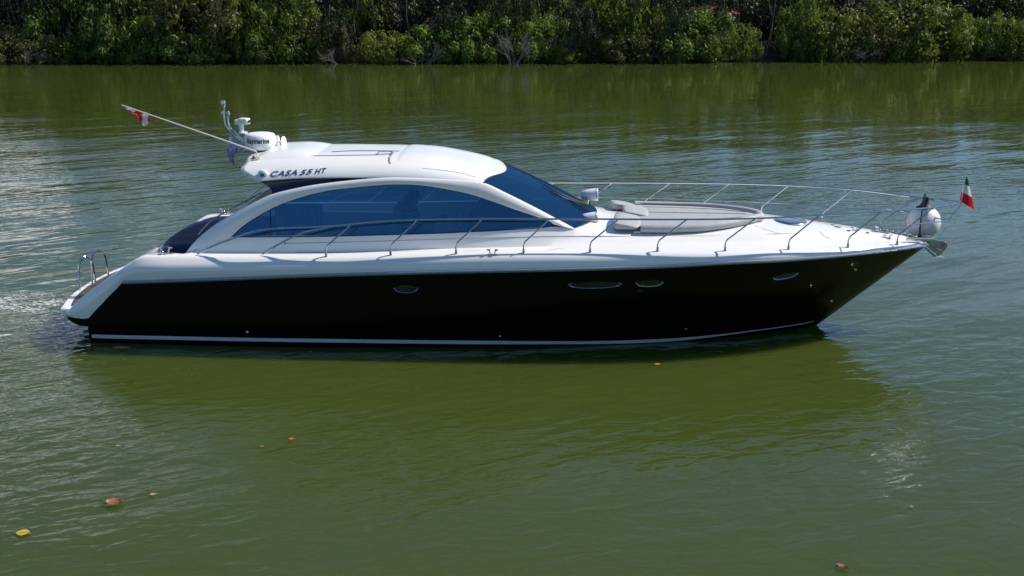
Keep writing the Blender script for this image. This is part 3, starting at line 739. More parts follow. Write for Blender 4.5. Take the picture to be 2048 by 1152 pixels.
# bow flag (vertical green / white / red, hanging folded)
def ramp_flag(name, cols, coord='UV'):
    m = mat(name, (1, 1, 1), .75); n = m.node_tree.nodes; l = m.node_tree.links
    a = n.new('ShaderNodeAttribute'); a.attribute_name = 'band'; r = n.new('ShaderNodeValToRGB'); r.color_ramp.interpolation = 'CONSTANT'
    e = r.color_ramp.elements; e[0].position = 0; e[0].color = (*cols[0][1], 1); e[1].position = cols[1][0]; e[1].color = (*cols[1][1], 1)
    for p, c_ in cols[2:]:
        k = e.new(p); k.color = (*c_, 1)
    l.new(a.outputs['Fac'], r.inputs[0]); l.new(r.outputs[0], n['Principled BSDF'].inputs['Base Color'])
    tr = n.new('ShaderNodeBsdfTranslucent'); l.new(r.outputs[0], tr.inputs[0]); mxs = n.new('ShaderNodeMixShader'); mxs.inputs[0].default_value = .3
    l.new(n['Principled BSDF'].outputs[0], mxs.inputs[1]); l.new(tr.outputs[0], mxs.inputs[2]); l.new(mxs.outputs[0], n['Material Output'].inputs[0])
    return m
def flag_cloth(G, bands, name, m, parent, org):
    b = MB().grid(G); me_v = len(b.v); o = MB.build(b, name, m, parent, sharp=180, origin=org)
    return o
def cloth(G, band, name, m, parent, org):
    me = bpy.data.meshes.new(name); v = [tuple(Vector(p)-Vector(org)) for r in G for p in r]; w_ = len(G[0]); f = []
    for i in range(len(G)-1):
        for j in range(w_-1): f.append((i*w_+j, i*w_+j+1, (i+1)*w_+j+1, (i+1)*w_+j))
    me.from_pydata(v, [], f); at = me.attributes.new('band', 'FLOAT', 'POINT')
    for k in range(len(v)): at.data[k].value = band(k//w_/(len(G)-1), (k % w_)/(w_-1))
    me.materials.append(m)
    for p in me.polygons: p.use_smooth = True
    o = bpy.data.objects.new(name, me); COL.objects.link(o); o.parent = parent; return o
ft = atY(1932, 352, 0); fb = atY(1922, 408, 0)
fl = empty('bow_flag', fb, label='small green, white and red flag hanging on the staff at the bow tip', cat='flag')
MB().tube([(0, 0, 0), tuple(ft-fb)], .008, 8).ball(ft-fb, .014, 10, 6).build('staff', STEEL, fl)
G = []
for i in range(31):
    t = i/30
    l_ = atY(1930.5-10.5*max(0, (t-.12))**.9 if t > .12 else 1931, 354+49*t, 0); r_ = atY(1934+12.5*t**.8, 354+64*t, 0)
    row = []
    for j in range(15):
        s = j/14; p = l_.lerp(r_, s); p.y += (.045*math.sin(s*9+t*2)+.02*math.sin(s*17+1))*(.35+.65*t); row.append(p)
    G.append(row)
cloth(G, lambda a, b: a, 'cloth', ramp_flag('green_white_red_cloth', [(0, (.0, .12, .06)), (.29, (.75, .75, .78)), (.62, (.6, .01, .025))]), fl, fb)
# stern flag
fs = atY(262, 216, -.85)
f2 = empty('stern_flag', fs, label='crumpled red, white, yellow and black flag at the tip of the slanting pole', cat='flag')
G = []
for i in range(37):
    t = i/36; p = pb.lerp(pa, .0+.19*t); d = .07+.2*math.exp(-((t-.75)/.2)**2)
    row = []
    for j in range(15):
        s = j/14; q = p+Vector((.05*s, .06*math.sin(s*8+t*7)*s, -d*s-.02*math.sin(t*21)*s)); row.append(q)
    G.append(row)
cloth(G, lambda a, b: min(.99, max(0, a*.85+b*.16+.05*math.sin(a*9))), 'cloth', ramp_flag('stern_flag_cloth', [(0, (.4, .36, .06)), (.1, (.04, .03, .02)), (.17, (.4, .36, .06)), (.25, (.72, .72, .74)), (.42, (.6, .015, .035)), (.66, (.3, .27, .06)), (.72, (.75, .75, .77)), (.94, (.6, .015, .035))]), f2, fs)
# pennant under the mast
pc = atY(466, 268, 0)
f3 = empty('pennant', pc, label='white and blue pennant with frayed ends hanging below the steel mast', cat='flag')
out = [((459, 266), (490, 297)), ((457, 280), (486, 300)), ((456, 292), (476, 306)), ((454, 303), (467, 310)), ((457, 314), (469, 318)), ((460, 320), (470, 325)), ((466, 328), (472, 332))]
la = smooth([atY(*a, .0) for a, b in out], 25); lb = smooth([atY(*b, .0) for a, b in out], 25)
G = [[a.lerp(b, j/12)+Vector((0, .035*math.sin(j*.9+i*.3), 0)) for j in range(13)] for i, (a, b) in enumerate(zip(la, lb))]
pm = ramp_flag('pennant_cloth', [(0, (.3, .35, .5)), (.35, (.55, .58, .68)), (.5, (.05, .09, .3)), (.58, (.5, .54, .65)), (.85, (.04, .06, .18))])
cloth(G, lambda a, b: (a*1.7+.3*math.sin(b*9+a*4)+.2) % 1.0, 'cloth', pm, f3, pc)

# ================================================================== person at the helm
def skin_obj(name, joints, edges, m, parent, org, sub=2):
    me = bpy.data.meshes.new(name); me.from_pydata([tuple(Vector(p)-Vector(org)) for p, r in joints], edges, [])
    o = bpy.data.objects.new(name, me); COL.objects.link(o); o.parent = parent
    sk = o.modifiers.new('skin', 'SKIN'); me.skin_vertices[0]
    for i, (p, r_) in enumerate(joints):
        rv = r_ if isinstance(r_, tuple) else (r_, r_); me.skin_vertices[0].data[i].radius = rv
    me.skin_vertices[0].data[0].use_root = True
    sb = o.modifiers.new('sub', 'SUBSURF'); sb.levels = 1; sb.render_levels = sub
    me.materials.append(m)
    for p in me.polygons: p.use_smooth = True
    return o
px_ = Vector((6.2, -.5, 1.74))
per = empty('person', px_, label='person in a striped shirt sitting at the helm behind the blue side window', cat='person')
J = [((6.12, -.5, 1.80), (.15, .12)), ((6.12, -.5, 1.98), (.15, .11)), ((6.16, -.5, 2.16), (.17, .11)), ((6.19, -.5, 2.28), (.13, .09)), ((6.22, -.5, 2.36), (.055, .055)), ((6.25, -.5, 2.43), (.06, .06)), ((6.27, -.5, 2.52), (.085, .1)), ((6.26, -.5, 2.60), (.075, .09)),
     ((6.18, -.72, 2.26), .055), ((6.3, -.76, 2.02), .045), ((6.55, -.68, 2.06), .035), ((6.75, -.6, 2.14), .028),
     ((6.18, -.28, 2.26), .055), ((6.3, -.24, 2.02), .045), ((6.55, -.32, 2.06), .035), ((6.75, -.4, 2.14), .028),
     ((6.3, -.6, 1.78), .09), ((6.62, -.62, 1.78), .07), ((6.68, -.62, 1.45), .05), ((6.7, -.62, 1.17), .04), ((6.85, -.62, 1.14), .035),
     ((6.3, -.4, 1.78), .09), ((6.62, -.38, 1.78), .07), ((6.68, -.38, 1.45), .05), ((6.7, -.38, 1.17), .04), ((6.85, -.38, 1.14), .035)]
E_ = [(i, i+1) for i in range(7)]+[(3, 8), (8, 9), (9, 10), (10, 11), (3, 12), (12, 13), (13, 14), (14, 15), (0, 16), (16, 17), (17, 18), (18, 19), (19, 20), (0, 21), (21, 22), (22, 23), (23, 24), (24, 25)]
n0 = len(J)
for hs, hy in ((11, -1), (15, 1)):
    hx = Vector(J[hs][0])
    for k, (dz, ln) in enumerate(((.03, .07), (.01, .08), (-.01, .075), (-.03, .06))):
        a = hx+Vector((.05, 0, dz)); b = a+Vector((ln*.6, -.01*hy, -.005)); c_ = b+Vector((.01, -.03*hy, -.02))
        i0 = len(J); J += [(tuple(a), .010), (tuple(b), .009), (tuple(c_), .008)]; E_ += [(hs, i0), (i0, i0+1), (i0+1, i0+2)]
    i0 = len(J); J += [(tuple(hx+Vector((.02, -.03*hy, .03))), .011), (tuple(hx+Vector((.06, -.05*hy, .03))), .009)]; E_ += [(hs, i0), (i0, i0+1)]
skin_obj('body', J, E_, SKIN, per, px_)
SJ = [((6.12, -.5, 1.82), (.185, .15)), ((6.12, -.5, 1.98), (.18, .14)), ((6.16, -.5, 2.16), (.2, .14)), ((6.19, -.5, 2.28), (.155, .11)), ((6.21, -.5, 2.33), (.08, .07)), ((6.18, -.73, 2.25), .075), ((6.25, -.76, 2.1), .068), ((6.18, -.27, 2.25), .075), ((6.25, -.24, 2.1), .068)]
skin_obj('shirt', SJ, [(0, 1), (1, 2), (2, 3), (3, 4), (3, 5), (5, 6), (3, 7), (7, 8)], SHIRT, per, px_)
TJ = [((6.12, -.5, 1.79), (.18, .14)), ((6.3, -.6, 1.79), .105), ((6.62, -.62, 1.78), .085), ((6.68, -.62, 1.45), .07), ((6.69, -.62, 1.25), .06), ((6.3, -.4, 1.79), .105), ((6.62, -.38, 1.78), .085), ((6.68, -.38, 1.45), .07), ((6.69, -.38, 1.25), .06)]
skin_obj('trousers', TJ, [(0, 1), (1, 2), (2, 3), (3, 4), (0, 5), (5, 6), (6, 7), (7, 8)], DARKPANTS, per, px_)
MB().ball((.04, 0, .83), (.12, .105, .10), 20, 12).ball((-.05, 0, .74), (.09, .1, .12), 16, 10).build('hair', HAIR, per)
MB().ball((.165, 0, .77), (.022, .015, .02), 8, 6).build('nose', SKIN, per)

# ================================================================== water
wm = bpy.data.materials.new('green_water'); wm.use_nodes = True; n = wm.node_tree.nodes; l = wm.node_tree.links
b = n['Principled BSDF']; b.inputs['Base Color'].default_value = (.046, .065, .012, 1); b.inputs['Roughness'].default_value = .03; b.inputs['IOR'].default_value = 1.333
b.subsurface_method = 'BURLEY'
b.inputs['Subsurface Weight'].default_value = 1; b.inputs['Subsurface Radius'].default_value = (1, 1.3, .5); b.inputs['Subsurface Scale'].default_value = .6
g = n.new('ShaderNodeNewGeometry')
def wnoise(scale, sx, sy, rot, detail, rough=.5, dist=0):
    m_ = n.new('ShaderNodeMapping'); m_.vector_type = 'TEXTURE'; m_.inputs['Rotation'].default_value = (0, 0, R(rot)); m_.inputs['Scale'].default_value = (1/sx, 1/sy, 1)
    x = n.new('ShaderNodeTexNoise'); x.inputs['Scale'].default_value = scale; x.inputs['Detail'].default_value = detail; x.inputs['Roughness'].default_value = rough; x.inputs['Distortion'].default_value = dist
    l.new(g.outputs['Position'], m_.inputs[0]); l.new(m_.outputs[0], x.inputs['Vector']); return x.outputs[0]
def mathn(op, a, b_):
    x = n.new('ShaderNodeMath'); x.operation = op
    for i, q in enumerate((a, b_)):
        if isinstance(q, (int, float)): x.inputs[i].default_value = q
        else: l.new(q, x.inputs[i])
    return x.outputs[0]
def ramp(v, a, b_, lo=0, hi=1):
    x = n.new('ShaderNodeMapRange'); x.inputs[1].default_value = a; x.inputs[2].default_value = b_; x.inputs[3].default_value = lo; x.inputs[4].default_value = hi
    x.interpolation_type = 'SMOOTHSTEP'; l.new(v, x.inputs[0]); return x.outputs[0]
sep = n.new('ShaderNodeSeparateXYZ'); l.new(g.outputs['Position'], sep.inputs[0])
big = wnoise(.26, .5, 1.3, 28, 1)
med = wnoise(1.15, .45, 1.35, 38, 2, .5, .3)
sml = wnoise(3.2, .6, 1.25, 20, 2, .5, .5)
tiny = wnoise(11, .6, 1.2, 25, 2)
near = ramp(sep.outputs['Y'], -12, -2, .6, 1)
patch = ramp(wnoise(.055, .45, 1.4, 5, 2), .38, .62, .2, 1.15)
farcalm = ramp(sep.outputs['Y'], 16, 46, 1, .25)
hgt = mathn('MULTIPLY', big, .10)
hgt = mathn('ADD', hgt, mathn('MULTIPLY', med, .036))
hgt2 = mathn('ADD', mathn('MULTIPLY', sml, .023), mathn('MULTIPLY', tiny, .003))
hgt = mathn('ADD', hgt, mathn('MULTIPLY', hgt2, patch))
hgt = mathn('MULTIPLY', mathn('MULTIPLY', hgt, farcalm), near)
bp = n.new('ShaderNodeBump'); bp.inputs['Strength'].default_value = 1; bp.inputs['Distance'].default_value = 1.0
l.new(hgt, bp.inputs['Height']); l.new(bp.outputs[0], b.inputs['Normal'])
MB().grid([[(x, y, 0) for y in (-150, -20, 0, 20, 50, 67, 300)] for x in (-300, -60, 0, 60, 300)]).build('water', wm, kind='structure')

# ================================================================== shore
shore_pts = [(-220, 60), (-120, 62), (-80, 64.5), (-37, 67.8), (-17, 69.2), (3, 70.4), (23, 73.0), (47, 76.6), (80, 80), (160, 88), (260, 95)]
shy = pchip(shore_pts)
MUD = mat('dark_mud', (.012, .010, .007), .9, noise=(.5, .3), bump=(2, 1))
G = []
for i in range(161):
    x = -160+2.2*i; y0 = shy(x)
    row = [Vector((x, y0+.9+.5*mnoise.noise(Vector((x*.4, 0, 0))), -.3))]
    for dy, z in ((1.3, .05), (2, .25), (4, .45), (12, 1.0), (18, 5.0), (30, 9), (160, 10)):  # steep rise behind the bank, added to block sky light through tree gaps
        row.append(Vector((x, y0+dy, z+.15*mnoise.noise(Vector((x*.3, dy, 1))))))
    G.append(row)
MB().grid(G).build('shore', MUD, kind='structure')

# ---- leaves
def leaf_mat(name, base, var, tr_=.42):
    m = bpy.data.materials.new(name); m.use_nodes = True; n = m.node_tree.nodes; l = m.node_tree.links; b = n['Principled BSDF']
    oi = n.new('ShaderNodeObjectInfo'); ge = n.new('ShaderNodeNewGeometry'); no = n.new('ShaderNodeTexNoise'); no.inputs['Scale'].default_value = 1.1; no.inputs['Detail'].default_value = 4; no.inputs['Roughness'].default_value = .75
    l.new(ge.outputs['Position'], no.inputs['Vector'])
    rp = n.new('ShaderNodeValToRGB'); e = rp.color_ramp.elements
    e[0].position = .3; e[0].color = (*[c*.55 for c in base], 1); e[1].position = .72; e[1].color = (*var, 1)
    k = e.new(.5); k.color = (*base, 1)
    l.new(no.outputs[0], rp.inputs[0])
    hv = n.new('ShaderNodeHueSaturation'); l.new(rp.outputs[0], hv.inputs['Color'])
    mr = n.new('ShaderNodeMapRange'); mr.inputs[3].default_value = .7; mr.inputs[4].default_value = 1.3; l.new(oi.outputs['Random'], mr.inputs[0]); l.new(mr.outputs[0], hv.inputs['Value'])
    l.new(hv.outputs[0], b.inputs['Base Color']); b.inputs['Roughness'].default_value = .5; b.inputs['Specular IOR Level'].default_value = .35
    t = n.new('ShaderNodeBsdfTranslucent'); l.new(hv.outputs[0], t.inputs[0]); ms = n.new('ShaderNodeMixShader'); ms.inputs[0].default_value = tr_
    l.new(b.outputs[0], ms.inputs[1]); l.new(t.outputs[0], ms.inputs[2]); l.new(ms.outputs[0], n['Material Output'].inputs[0]); return m
LG = leaf_mat('mid_green_leaves', (.12, .18, .024), (.22, .29, .035))
LY = leaf_mat('yellow_green_leaves', (.15, .20, .025), (.23, .26, .03))
LO = leaf_mat('olive_leaves', (.15, .165, .04), (.23, .24, .055))
LD = leaf_mat('shade_dark_leaves', (.03, .045, .014), (.06, .08, .025), .2)  # leaf green darkened so the colour carries the shade inside the wood
BARK = mat('grey_bark', (.055, .048, .04), .85, noise=(6, .3))
DEAD = mat('bleached_branches', (.2, .185, .16), .85, noise=(6, .3))
def crown_mesh(seed, nclump, nleaf, size, flat=.85, droop=.3):
    rd = random.Random(seed); v = []; f = []; cl = []
    for _ in range(nclump):
        while True:
            x, y, z = rd.uniform(-1, 1), rd.uniform(-1, 1), rd.uniform(.03, 1)
            rr = x*x+y*y+(z-.45)**2*2.6
            if .15 < rr < 1: break
        th0 = math.atan2(y, x); k = 1+.22*math.sin(3*th0+seed)+.16*math.sin(5*th0+seed*2+z*5)
        z = z*(1+.12*math.sin(2*th0+seed))
        cl.append((Vector((x*k, y*k, z)), rd.uniform(.07, .24)))
    for c, r_ in cl:
        an_ = (rd.uniform(.7, 1.5), rd.uniform(.7, 1.3), rd.uniform(.6, 1.3))
        for _ in range(int(nleaf*(.5+r_*4))):
            d = Vector((rd.gauss(0, 1), rd.gauss(0, 1), rd.gauss(.35, .7)))
            d = Vector((d.x*an_[0], d.y*an_[1], d.z*an_[2])).normalized()*r_*(1+.5*(an_[0]-1)*abs(d.normalized().x))*rd.uniform(.2, 1.2)**.55
            p = c+d
            if rd.random() < .1:
                th_, zz = rd.uniform(0, 6.283), rd.uniform(.02, 1.0); rr_ = math.sqrt(max(0, 1-((zz-.45)/.62)**2))*rd.uniform(.6, 1.1)
                p = Vector((rr_*math.cos(th_), rr_*math.sin(th_), zz+rd.uniform(-.04, .05)))
            if p.z < .005: p.z = rd.uniform(-.02, .12)
            nn = (d.normalized()+Vector((rd.uniform(-.8, .8), rd.uniform(-.8, .8), rd.uniform(.0, 1.0)))).normalized()
            a = nn.orthogonal().normalized(); a = Matrix.Rotation(rd.uniform(0, 6.28), 3, nn)@a; b_ = nn.cross(a)
            s = size*rd.uniform(.6, 1.25); o = len(v)
            v += [tuple(p-a*s), tuple(p+b_*s*.45), tuple(p+a*s), tuple(p-b_*s*.45)]; f.append((o, o+1, o+2, o+3))
    return v, f, cl
def make_variant(seed, nclump=48, nleaf=170, size=.05, leafm=LG, name='crown'):
    v, f, cl = crown_mesh(seed, nclump, nleaf, size)
    me = bpy.data.meshes.new(name); me.from_pydata(v, [], f); me.materials.append(leafm)
    rd = random.Random(seed+99); t = MB()
    roots = [Vector((rd.uniform(-.25, .25), rd.uniform(-.25, .25), -.12)) for _ in range(4)]
    for c, r_ in cl[:26]:
        a = rd.choice(roots); m1 = a.lerp(c, .4)+Vector((rd.uniform(-.08, .08), rd.uniform(-.08, .08), .1)); m2 = a.lerp(c, .75)+Vector((rd.uniform(-.05, .05), rd.uniform(-.05, .05), .05))
        t.tube(smooth([a, m1, m2, c], 7), [.022-.0028*i for i in range(7)], 5)
    tm = bpy.data.meshes.new('trunk'); tm.from_pydata(t.v, [], t.f); tm.materials.append(BARK)
    return me, tm
def dead_variant(seed):
    rd = random.Random(seed); t = MB()
    def grow(p, d, ln, r_, dep):
        pts = [p]
        for i in range(4):
            d = (d+Vector((rd.uniform(-.3, .3), rd.uniform(-.3, .3), rd.uniform(-.15, .2)))).normalized(); pts.append(pts[-1]+d*ln/4)
        t.tube(pts, [r_*(1-.12*i) for i in range(5)], 5, caps=False)
        if dep:
            for _ in range(4 if dep > 1 else 3):
                q = pts[rd.choice((2, 3, 4))]; e = (d+Vector((rd.uniform(-.9, .9), rd.uniform(-.9, .9), rd.uniform(-.4, .7)))).normalized()
                grow(q, e, ln*rd.uniform(.5, .75), r_*.5, dep-1)
    for _ in range(6): grow(Vector((rd.uniform(-.3, .3), rd.uniform(-.3, .3), -.05)), Vector((rd.uniform(-1, 1), rd.uniform(-1, .4), rd.uniform(.1, 1.1))).normalized(), .55, .02, 3)
    me = bpy.data.meshes.new('branches'); me.from_pydata(t.v, [], t.f); me.materials.append(DEAD); return me
VAR = {}
for key, lm in (('G', LG), ('Y', LY), ('O', LO)):
    VAR[key] = [make_variant(11+i+len(key)*7+ord(key), leafm=lm, size=.042) for i in range(2)]
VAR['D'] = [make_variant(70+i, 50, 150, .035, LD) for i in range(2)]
DV = [dead_variant(3), dead_variant(8)]
def crown_obj(kind, idx, X, Y, Wd, Hh, name, label, cat, group, rz=0, lift=-.02, dep=None):
    me, tm = VAR[kind][idx]
    t = empty(name, (X, Y, lift), rz, label=label, cat=cat, group=group)
    t.scale = (1, 1, 1)
    c = bpy.data.objects.new('crown', me); COL.objects.link(c); c.parent = t; c.scale = (Wd/2, (dep or Wd)/2, Hh)
    k = bpy.data.objects.new('trunk', tm); COL.objects.link(k); k.parent = t; k.scale = (Wd/2, (dep or Wd)/2, Hh)
    return t
def gx(px):                     # shoreline point under a picture column
    for k in range(30):
        y = shy(atZ(px, 124, 0).x); p = atY(px, 124, y)
        break
    p = atZ(px, 124, 0); y = shy(p.x); d = ray(px, 124); s = (y-CAM.y)/d.y; return CAM.x+d.x*s, y
MPP = 95/F_PX
front = [ # px centre, px width, top px, kind, depth, label
 (40, 100, 72, 'O', 0, 'low greyish bush at the waterline at the far left of the bank'),
 (125, 90, 78, 'Y', -.2, 'low bright yellow-green shrub right of the greyish far-left bush'),
 (120, 150, 0, 'G', 2.2, 'tall mid green mangrove behind the low shrubs at the far left'),
 (235, 150, 2, 'G', 1.6, 'tall mangrove second from the left with reddish upper twigs'),
 (245, 100, 60, 'G', .1, 'low mangrove hugging the waterline left of the big round olive one'),
 (375, 165, 8, 'O', 1, 'big rounded olive mangrove above the left end of the yacht'),
 (385, 110, 70, 'G', -.2, 'small green shrub under the big rounded olive mangrove'),
 (492, 95, 10, 'Y', .8, 'tall yellow-green mangrove left of the radar dome'),
 (560, 130, 22, 'G', .6, 'dense green mangrove directly above the radar dome'),
 (540, 90, 78, 'G', -.3, 'low leafy shrub at the foot of the dense mangrove above the radar'),
 (620, 90, 55, 'O', .8, 'brownish olive shrub just right of the dense mangrove above the radar'),
 (765, 100, 68, 'Y', .2, 'small bright shrub alone against the dark gap above the cabin roof'),
 (875, 130, 58, 'G', .7, 'green shrub above the pale dead twigs right of the dark gap'),
 (950, 110, 45, 'G', .6, 'mangrove left of the bleached dead roots'),
 (1005, 80, 15, 'O', 1.6, 'sparse olive mangrove rising behind the bleached dead roots'),
 (1075, 100, 50, 'G', .6, 'thin mangrove with bare upright branches right of the bleached roots'),
 (1130, 70, 100, 'Y', -.4, 'very low yellowish shrub at the waterline near mid bank'),
 (1262, 130, 0, 'Y', 1.6, 'tall olive-yellow mangrove right of the middle of the bank'),
 (1270, 120, 66, 'O', .2, 'low dull shrub below the tall olive-yellow mangrove'),
 (1380, 140, 40, 'G', .4, 'bushy green mangrove left of the small round bright shrub'),
 (1424, 70, 80, 'Y', -.3, 'low bright shrub leaning to the water beside the bushy green mangrove'),
 (1484, 64, 56, 'Y', -.1, 'small round bright green shrub standing alone before the dark gap'),
 (1592, 80, 28, 'G', .6, 'narrow dark green mangrove right of the small round bright shrub'),
 (1660, 130, 25, 'Y', .5, 'wide mangrove with mixed green and rusty leaves'),
 (1730, 100, 66, 'O', 0, 'low olive shrub between the two widest right-hand mangroves'),
 (1815, 190, 18, 'Y', .8, 'widest yellow-green mangrove of the right-hand bank'),
 (1915, 80, 38, 'Y', .7, 'upright yellow-green mangrove beside the widest one'),
 (1985, 80, 48, 'G', .7, 'dim green mangrove second from the right edge'),
 (2030, 90, 56, 'Y', .2, 'low bright mangrove at the right edge of the bank'),
]
for i, (px, wpx, top, kd, dep, lab) in enumerate(front):
    X, Y = gx(px); Y += dep+.9; sc = MPP
    hh = (127-top)*sc*1.0+ (.6 if top < 20 else 0)
    if top <= 2: hh += 1.2
    crown_obj(kd, i % 2, X, Y, wpx*sc*1.12, hh, 'mangrove_tree' if top < 50 else 'mangrove_shrub', lab, 'tree' if top < 50 else 'shrub', 'mangroves along the far bank', rz=0, dep=max(2.6, wpx*sc*.95))
fill = [(20, 60, 60, 'O'), (185, 70, 70, 'G'), (300, 80, 40, 'G'), (440, 70, 40, 'O'), (700, 60, 95, 'O'), (820, 60, 85, 'O'), (905, 60, 30, 'D'), (1190, 80, 75, 'O'), (1225, 60, 88, 'G'), (1320, 80, 60, 'O'), (1545, 60, 98, 'D'), (1625, 60, 50, 'G'), (1765, 60, 85, 'O'), (1870, 80, 70, 'G'), (1960, 60, 90, 'O'), (660, 60, 30, 'D'), (1160, 90, 25, 'D'), (1320, 90, 10, 'D')]
place = ['leftmost edge', 'second bright shrub', 'two tall left mangroves', 'big rounded olive mangrove', 'dark gap, low at its foot', 'low shrub above the cabin', 'bleached roots, left side', 'dark middle gap, low down', 'olive-yellow mangrove, left foot', 'olive-yellow mangrove, right foot', 'round bright shrub, right foot', 'narrow dark mangrove', 'rusty mangrove, right foot', 'widest mangrove, right flank', 'dim mangrove, left foot', 'brownish shrub by the radar', 'upright bare branches', 'bushy green mangrove, back']
for i, (px, wpx, top, kd) in enumerate(fill):
    if i in (3, 5, 10, 13): continue
    X, Y = gx(px)
    crown_obj(kd, i % 2, X, Y+1.6, wpx*MPP*1.3, (127-top)*MPP, 'mangrove_shrub', 'dull filler shrub in shade beside the '+place[i], 'shrub', 'mangroves along the far bank', rz=i*.9, dep=3)
rd = random.Random(5)
offs = [(-200, 130, 20), (-90, 120, 30), (2140, 130, 30), (2270, 140, 20), (-330, 130, 15), (2400, 150, 20)]
for i, (px, wpx, top) in enumerate(offs):
    X, Y = gx(px)
    crown_obj('GYO'[i % 3], i % 2, X, Y+1, wpx*MPP*1.2, (127-top)*MPP*1.1, 'mangrove_tree', 'mangrove on the bank beyond the picture edge', 'tree', 'bank mangroves beyond the edges', dep=4)
# dead bleached shrubs
for i, (px, wpx, top, dep, lab) in enumerate([(1030, 85, 45, -1.0, 'bleached bare branches arching into the water near mid bank'), (855, 80, 70, -.7, 'tangle of pale dead twigs under the green shrub above the cabin'), (1120, 70, 38, .3, 'bare upright grey branches right of the bleached arching ones'), (1330, 70, 55, 0, 'thin pale bare branches left of the bushy green mangrove'), (665, 70, 85, -.2, 'low dry brown twigs at the waterline left of the dark gap'), (70, 90, 85, -.9, 'dry twigs in front of the greyish far-left bush'), (1700, 110, 90, -.6, 'low dry twigs along the water under the wide rusty mangrove')]):
    X, Y = gx(px); t = empty('dead_shrub', (X, Y+dep+.5, 0), i*1.3, label=lab, cat='dead shrub', group='bare shrubs on the bank')
    c = bpy.data.objects.new('branches', DV[i % 2]); COL.objects.link(c); c.parent = t; c.scale = (wpx*MPP*.55, wpx*MPP*.55, (127-top)*MPP*.85)
# tall dark trees behind
backs = []
for i in range(22):
    px = -260+i*118+rd.uniform(-25, 25)
    X, Y = gx(px); Y += 5+rd.uniform(0, 3)
    hh = rd.uniform(7.0, 9.5); wd = rd.uniform(5.5, 8)
    inn = 0 < px < 2048
    lab = 'tall dark tree in the shade behind the front mangroves'
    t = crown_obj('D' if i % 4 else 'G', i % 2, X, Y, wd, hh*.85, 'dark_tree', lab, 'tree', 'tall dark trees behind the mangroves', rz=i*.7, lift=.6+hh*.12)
# bare trunks standing in the gaps
for i, px in enumerate((8, 20, 33, 700, 730, 815, 1190, 1540, 1555, 1765)):
    X, Y = gx(px); Y += 3.2
    mb = MB(); p = Vector((0, 0, -.2)); pts = [p]
    for k in range(7): p = p+Vector((rd.uniform(-.4, .4), rd.uniform(-.2, .2), 1.1)); pts.append(p)
    t = empty('bare_trunk', (X, Y, .3), label='slender trunk standing in a dark gap of the bank', cat='tree', group='slender trunks in the dark gaps')
    mb.tube(smooth(pts, 16), [.085-.004*k for k in range(16)], 7).build('trunk', BARK, t, origin=(0, 0, 0)).location = (0, 0, 0)
# distant mass of wood behind
v = []; f = []
rd = random.Random(21)
for _ in range(70000):
    x = rd.uniform(-110, 120); y = shy(x)+rd.uniform(9.5, 15); z = rd.uniform(0, 1)**.8*(9.5+1.5*math.sin(x*.5)+1.2*math.sin(x*1.3))+.6
    nn = Vector((rd.uniform(-.7, .7), -1, rd.uniform(-.2, .9))).normalized(); a = nn.orthogonal().normalized(); a = Matrix.Rotation(rd.uniform(0, 6.28), 3, nn)@a; b_ = nn.cross(a)
    s = rd.uniform(.14, .3); p = Vector((x, y, z)); o = len(v)
    v += [tuple(p-a*s), tuple(p+b_*s*.5), tuple(p+a*s), tuple(p-b_*s*.5)]; f.append((o, o+1, o+2, o+3))
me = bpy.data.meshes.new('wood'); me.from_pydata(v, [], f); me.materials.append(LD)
o = bpy.data.objects.new('distant_wood', me); COL.objects.link(o)
tag(o, 'continuous dark wood closing the view behind the bank trees', 'wood', kind='stuff')
# pale house half hidden by the trees
X, Y = gx(1445); 
hs_ = empty('house', (X, Y+7.2, 1), label='pale building with a reddish roof glimpsed through the trees at the top right', cat='house')
PLA = mat('pale_plaster', (.5, .48, .44), .9, noise=(1, .08)); TIL = mat('red_tiles', (.3, .1, .06), .8, noise=(4, .2))
MB().box((0, 2, 1.2), (4, 4, 3.0)).build('wall', PLA, hs_)
MB().grid([[(-2.3, -.4, 2.68), (2.3, -.4, 2.68)], [(-2.2, 2, 3.3), (2.2, 2, 3.3)], [(-2.3, 4.4, 2.68), (2.3, 4.4, 2.68)]]).build('roof', TIL, hs_)
for q in (-1.1, 1.1): MB().box((q, -.02, 1.7), (.9, .06, 1.1)).build('window', INTD, hs_)

# ================================================================== floating leaves
def fleaf(px, py, wpx, asp, col, rz, curl, lab):
    p = atZ(px, py, 0); sc = (p-CAM).length/F_PX; ln = wpx*sc
    t = empty('floating_leaf', (p.x, p.y, .012), R(rz), label=lab, cat='leaf', group='leaves floating on the water'); G = []
    for i in range(13):
        s = i/12; wd = math.sin(math.pi*s**.85)*asp*ln/2*(1+.06*math.sin(i*2.3)); x = (s-.5)*ln; row = []
        for j in range(7):
            y = -1+2*j/6; row.append(Vector((x, y*wd, .004+curl*ln*(y*y*.25+abs(s-.5)*.35))))
        G.append(row)
    m = mat('dry_leaf', col, .5, noise=(30, .35))
    bl_ = MB().grid(G).build('blade', m, t, sharp=180); bl_.modifiers.new('t', 'SOLIDIFY').thickness = .003
    MB().tube([(-ln*.62, 0, .01), (-ln*.45, 0, .008), (ln*.4, 0, .012)], .003+.01*ln, 5).build('stalk', m, t)
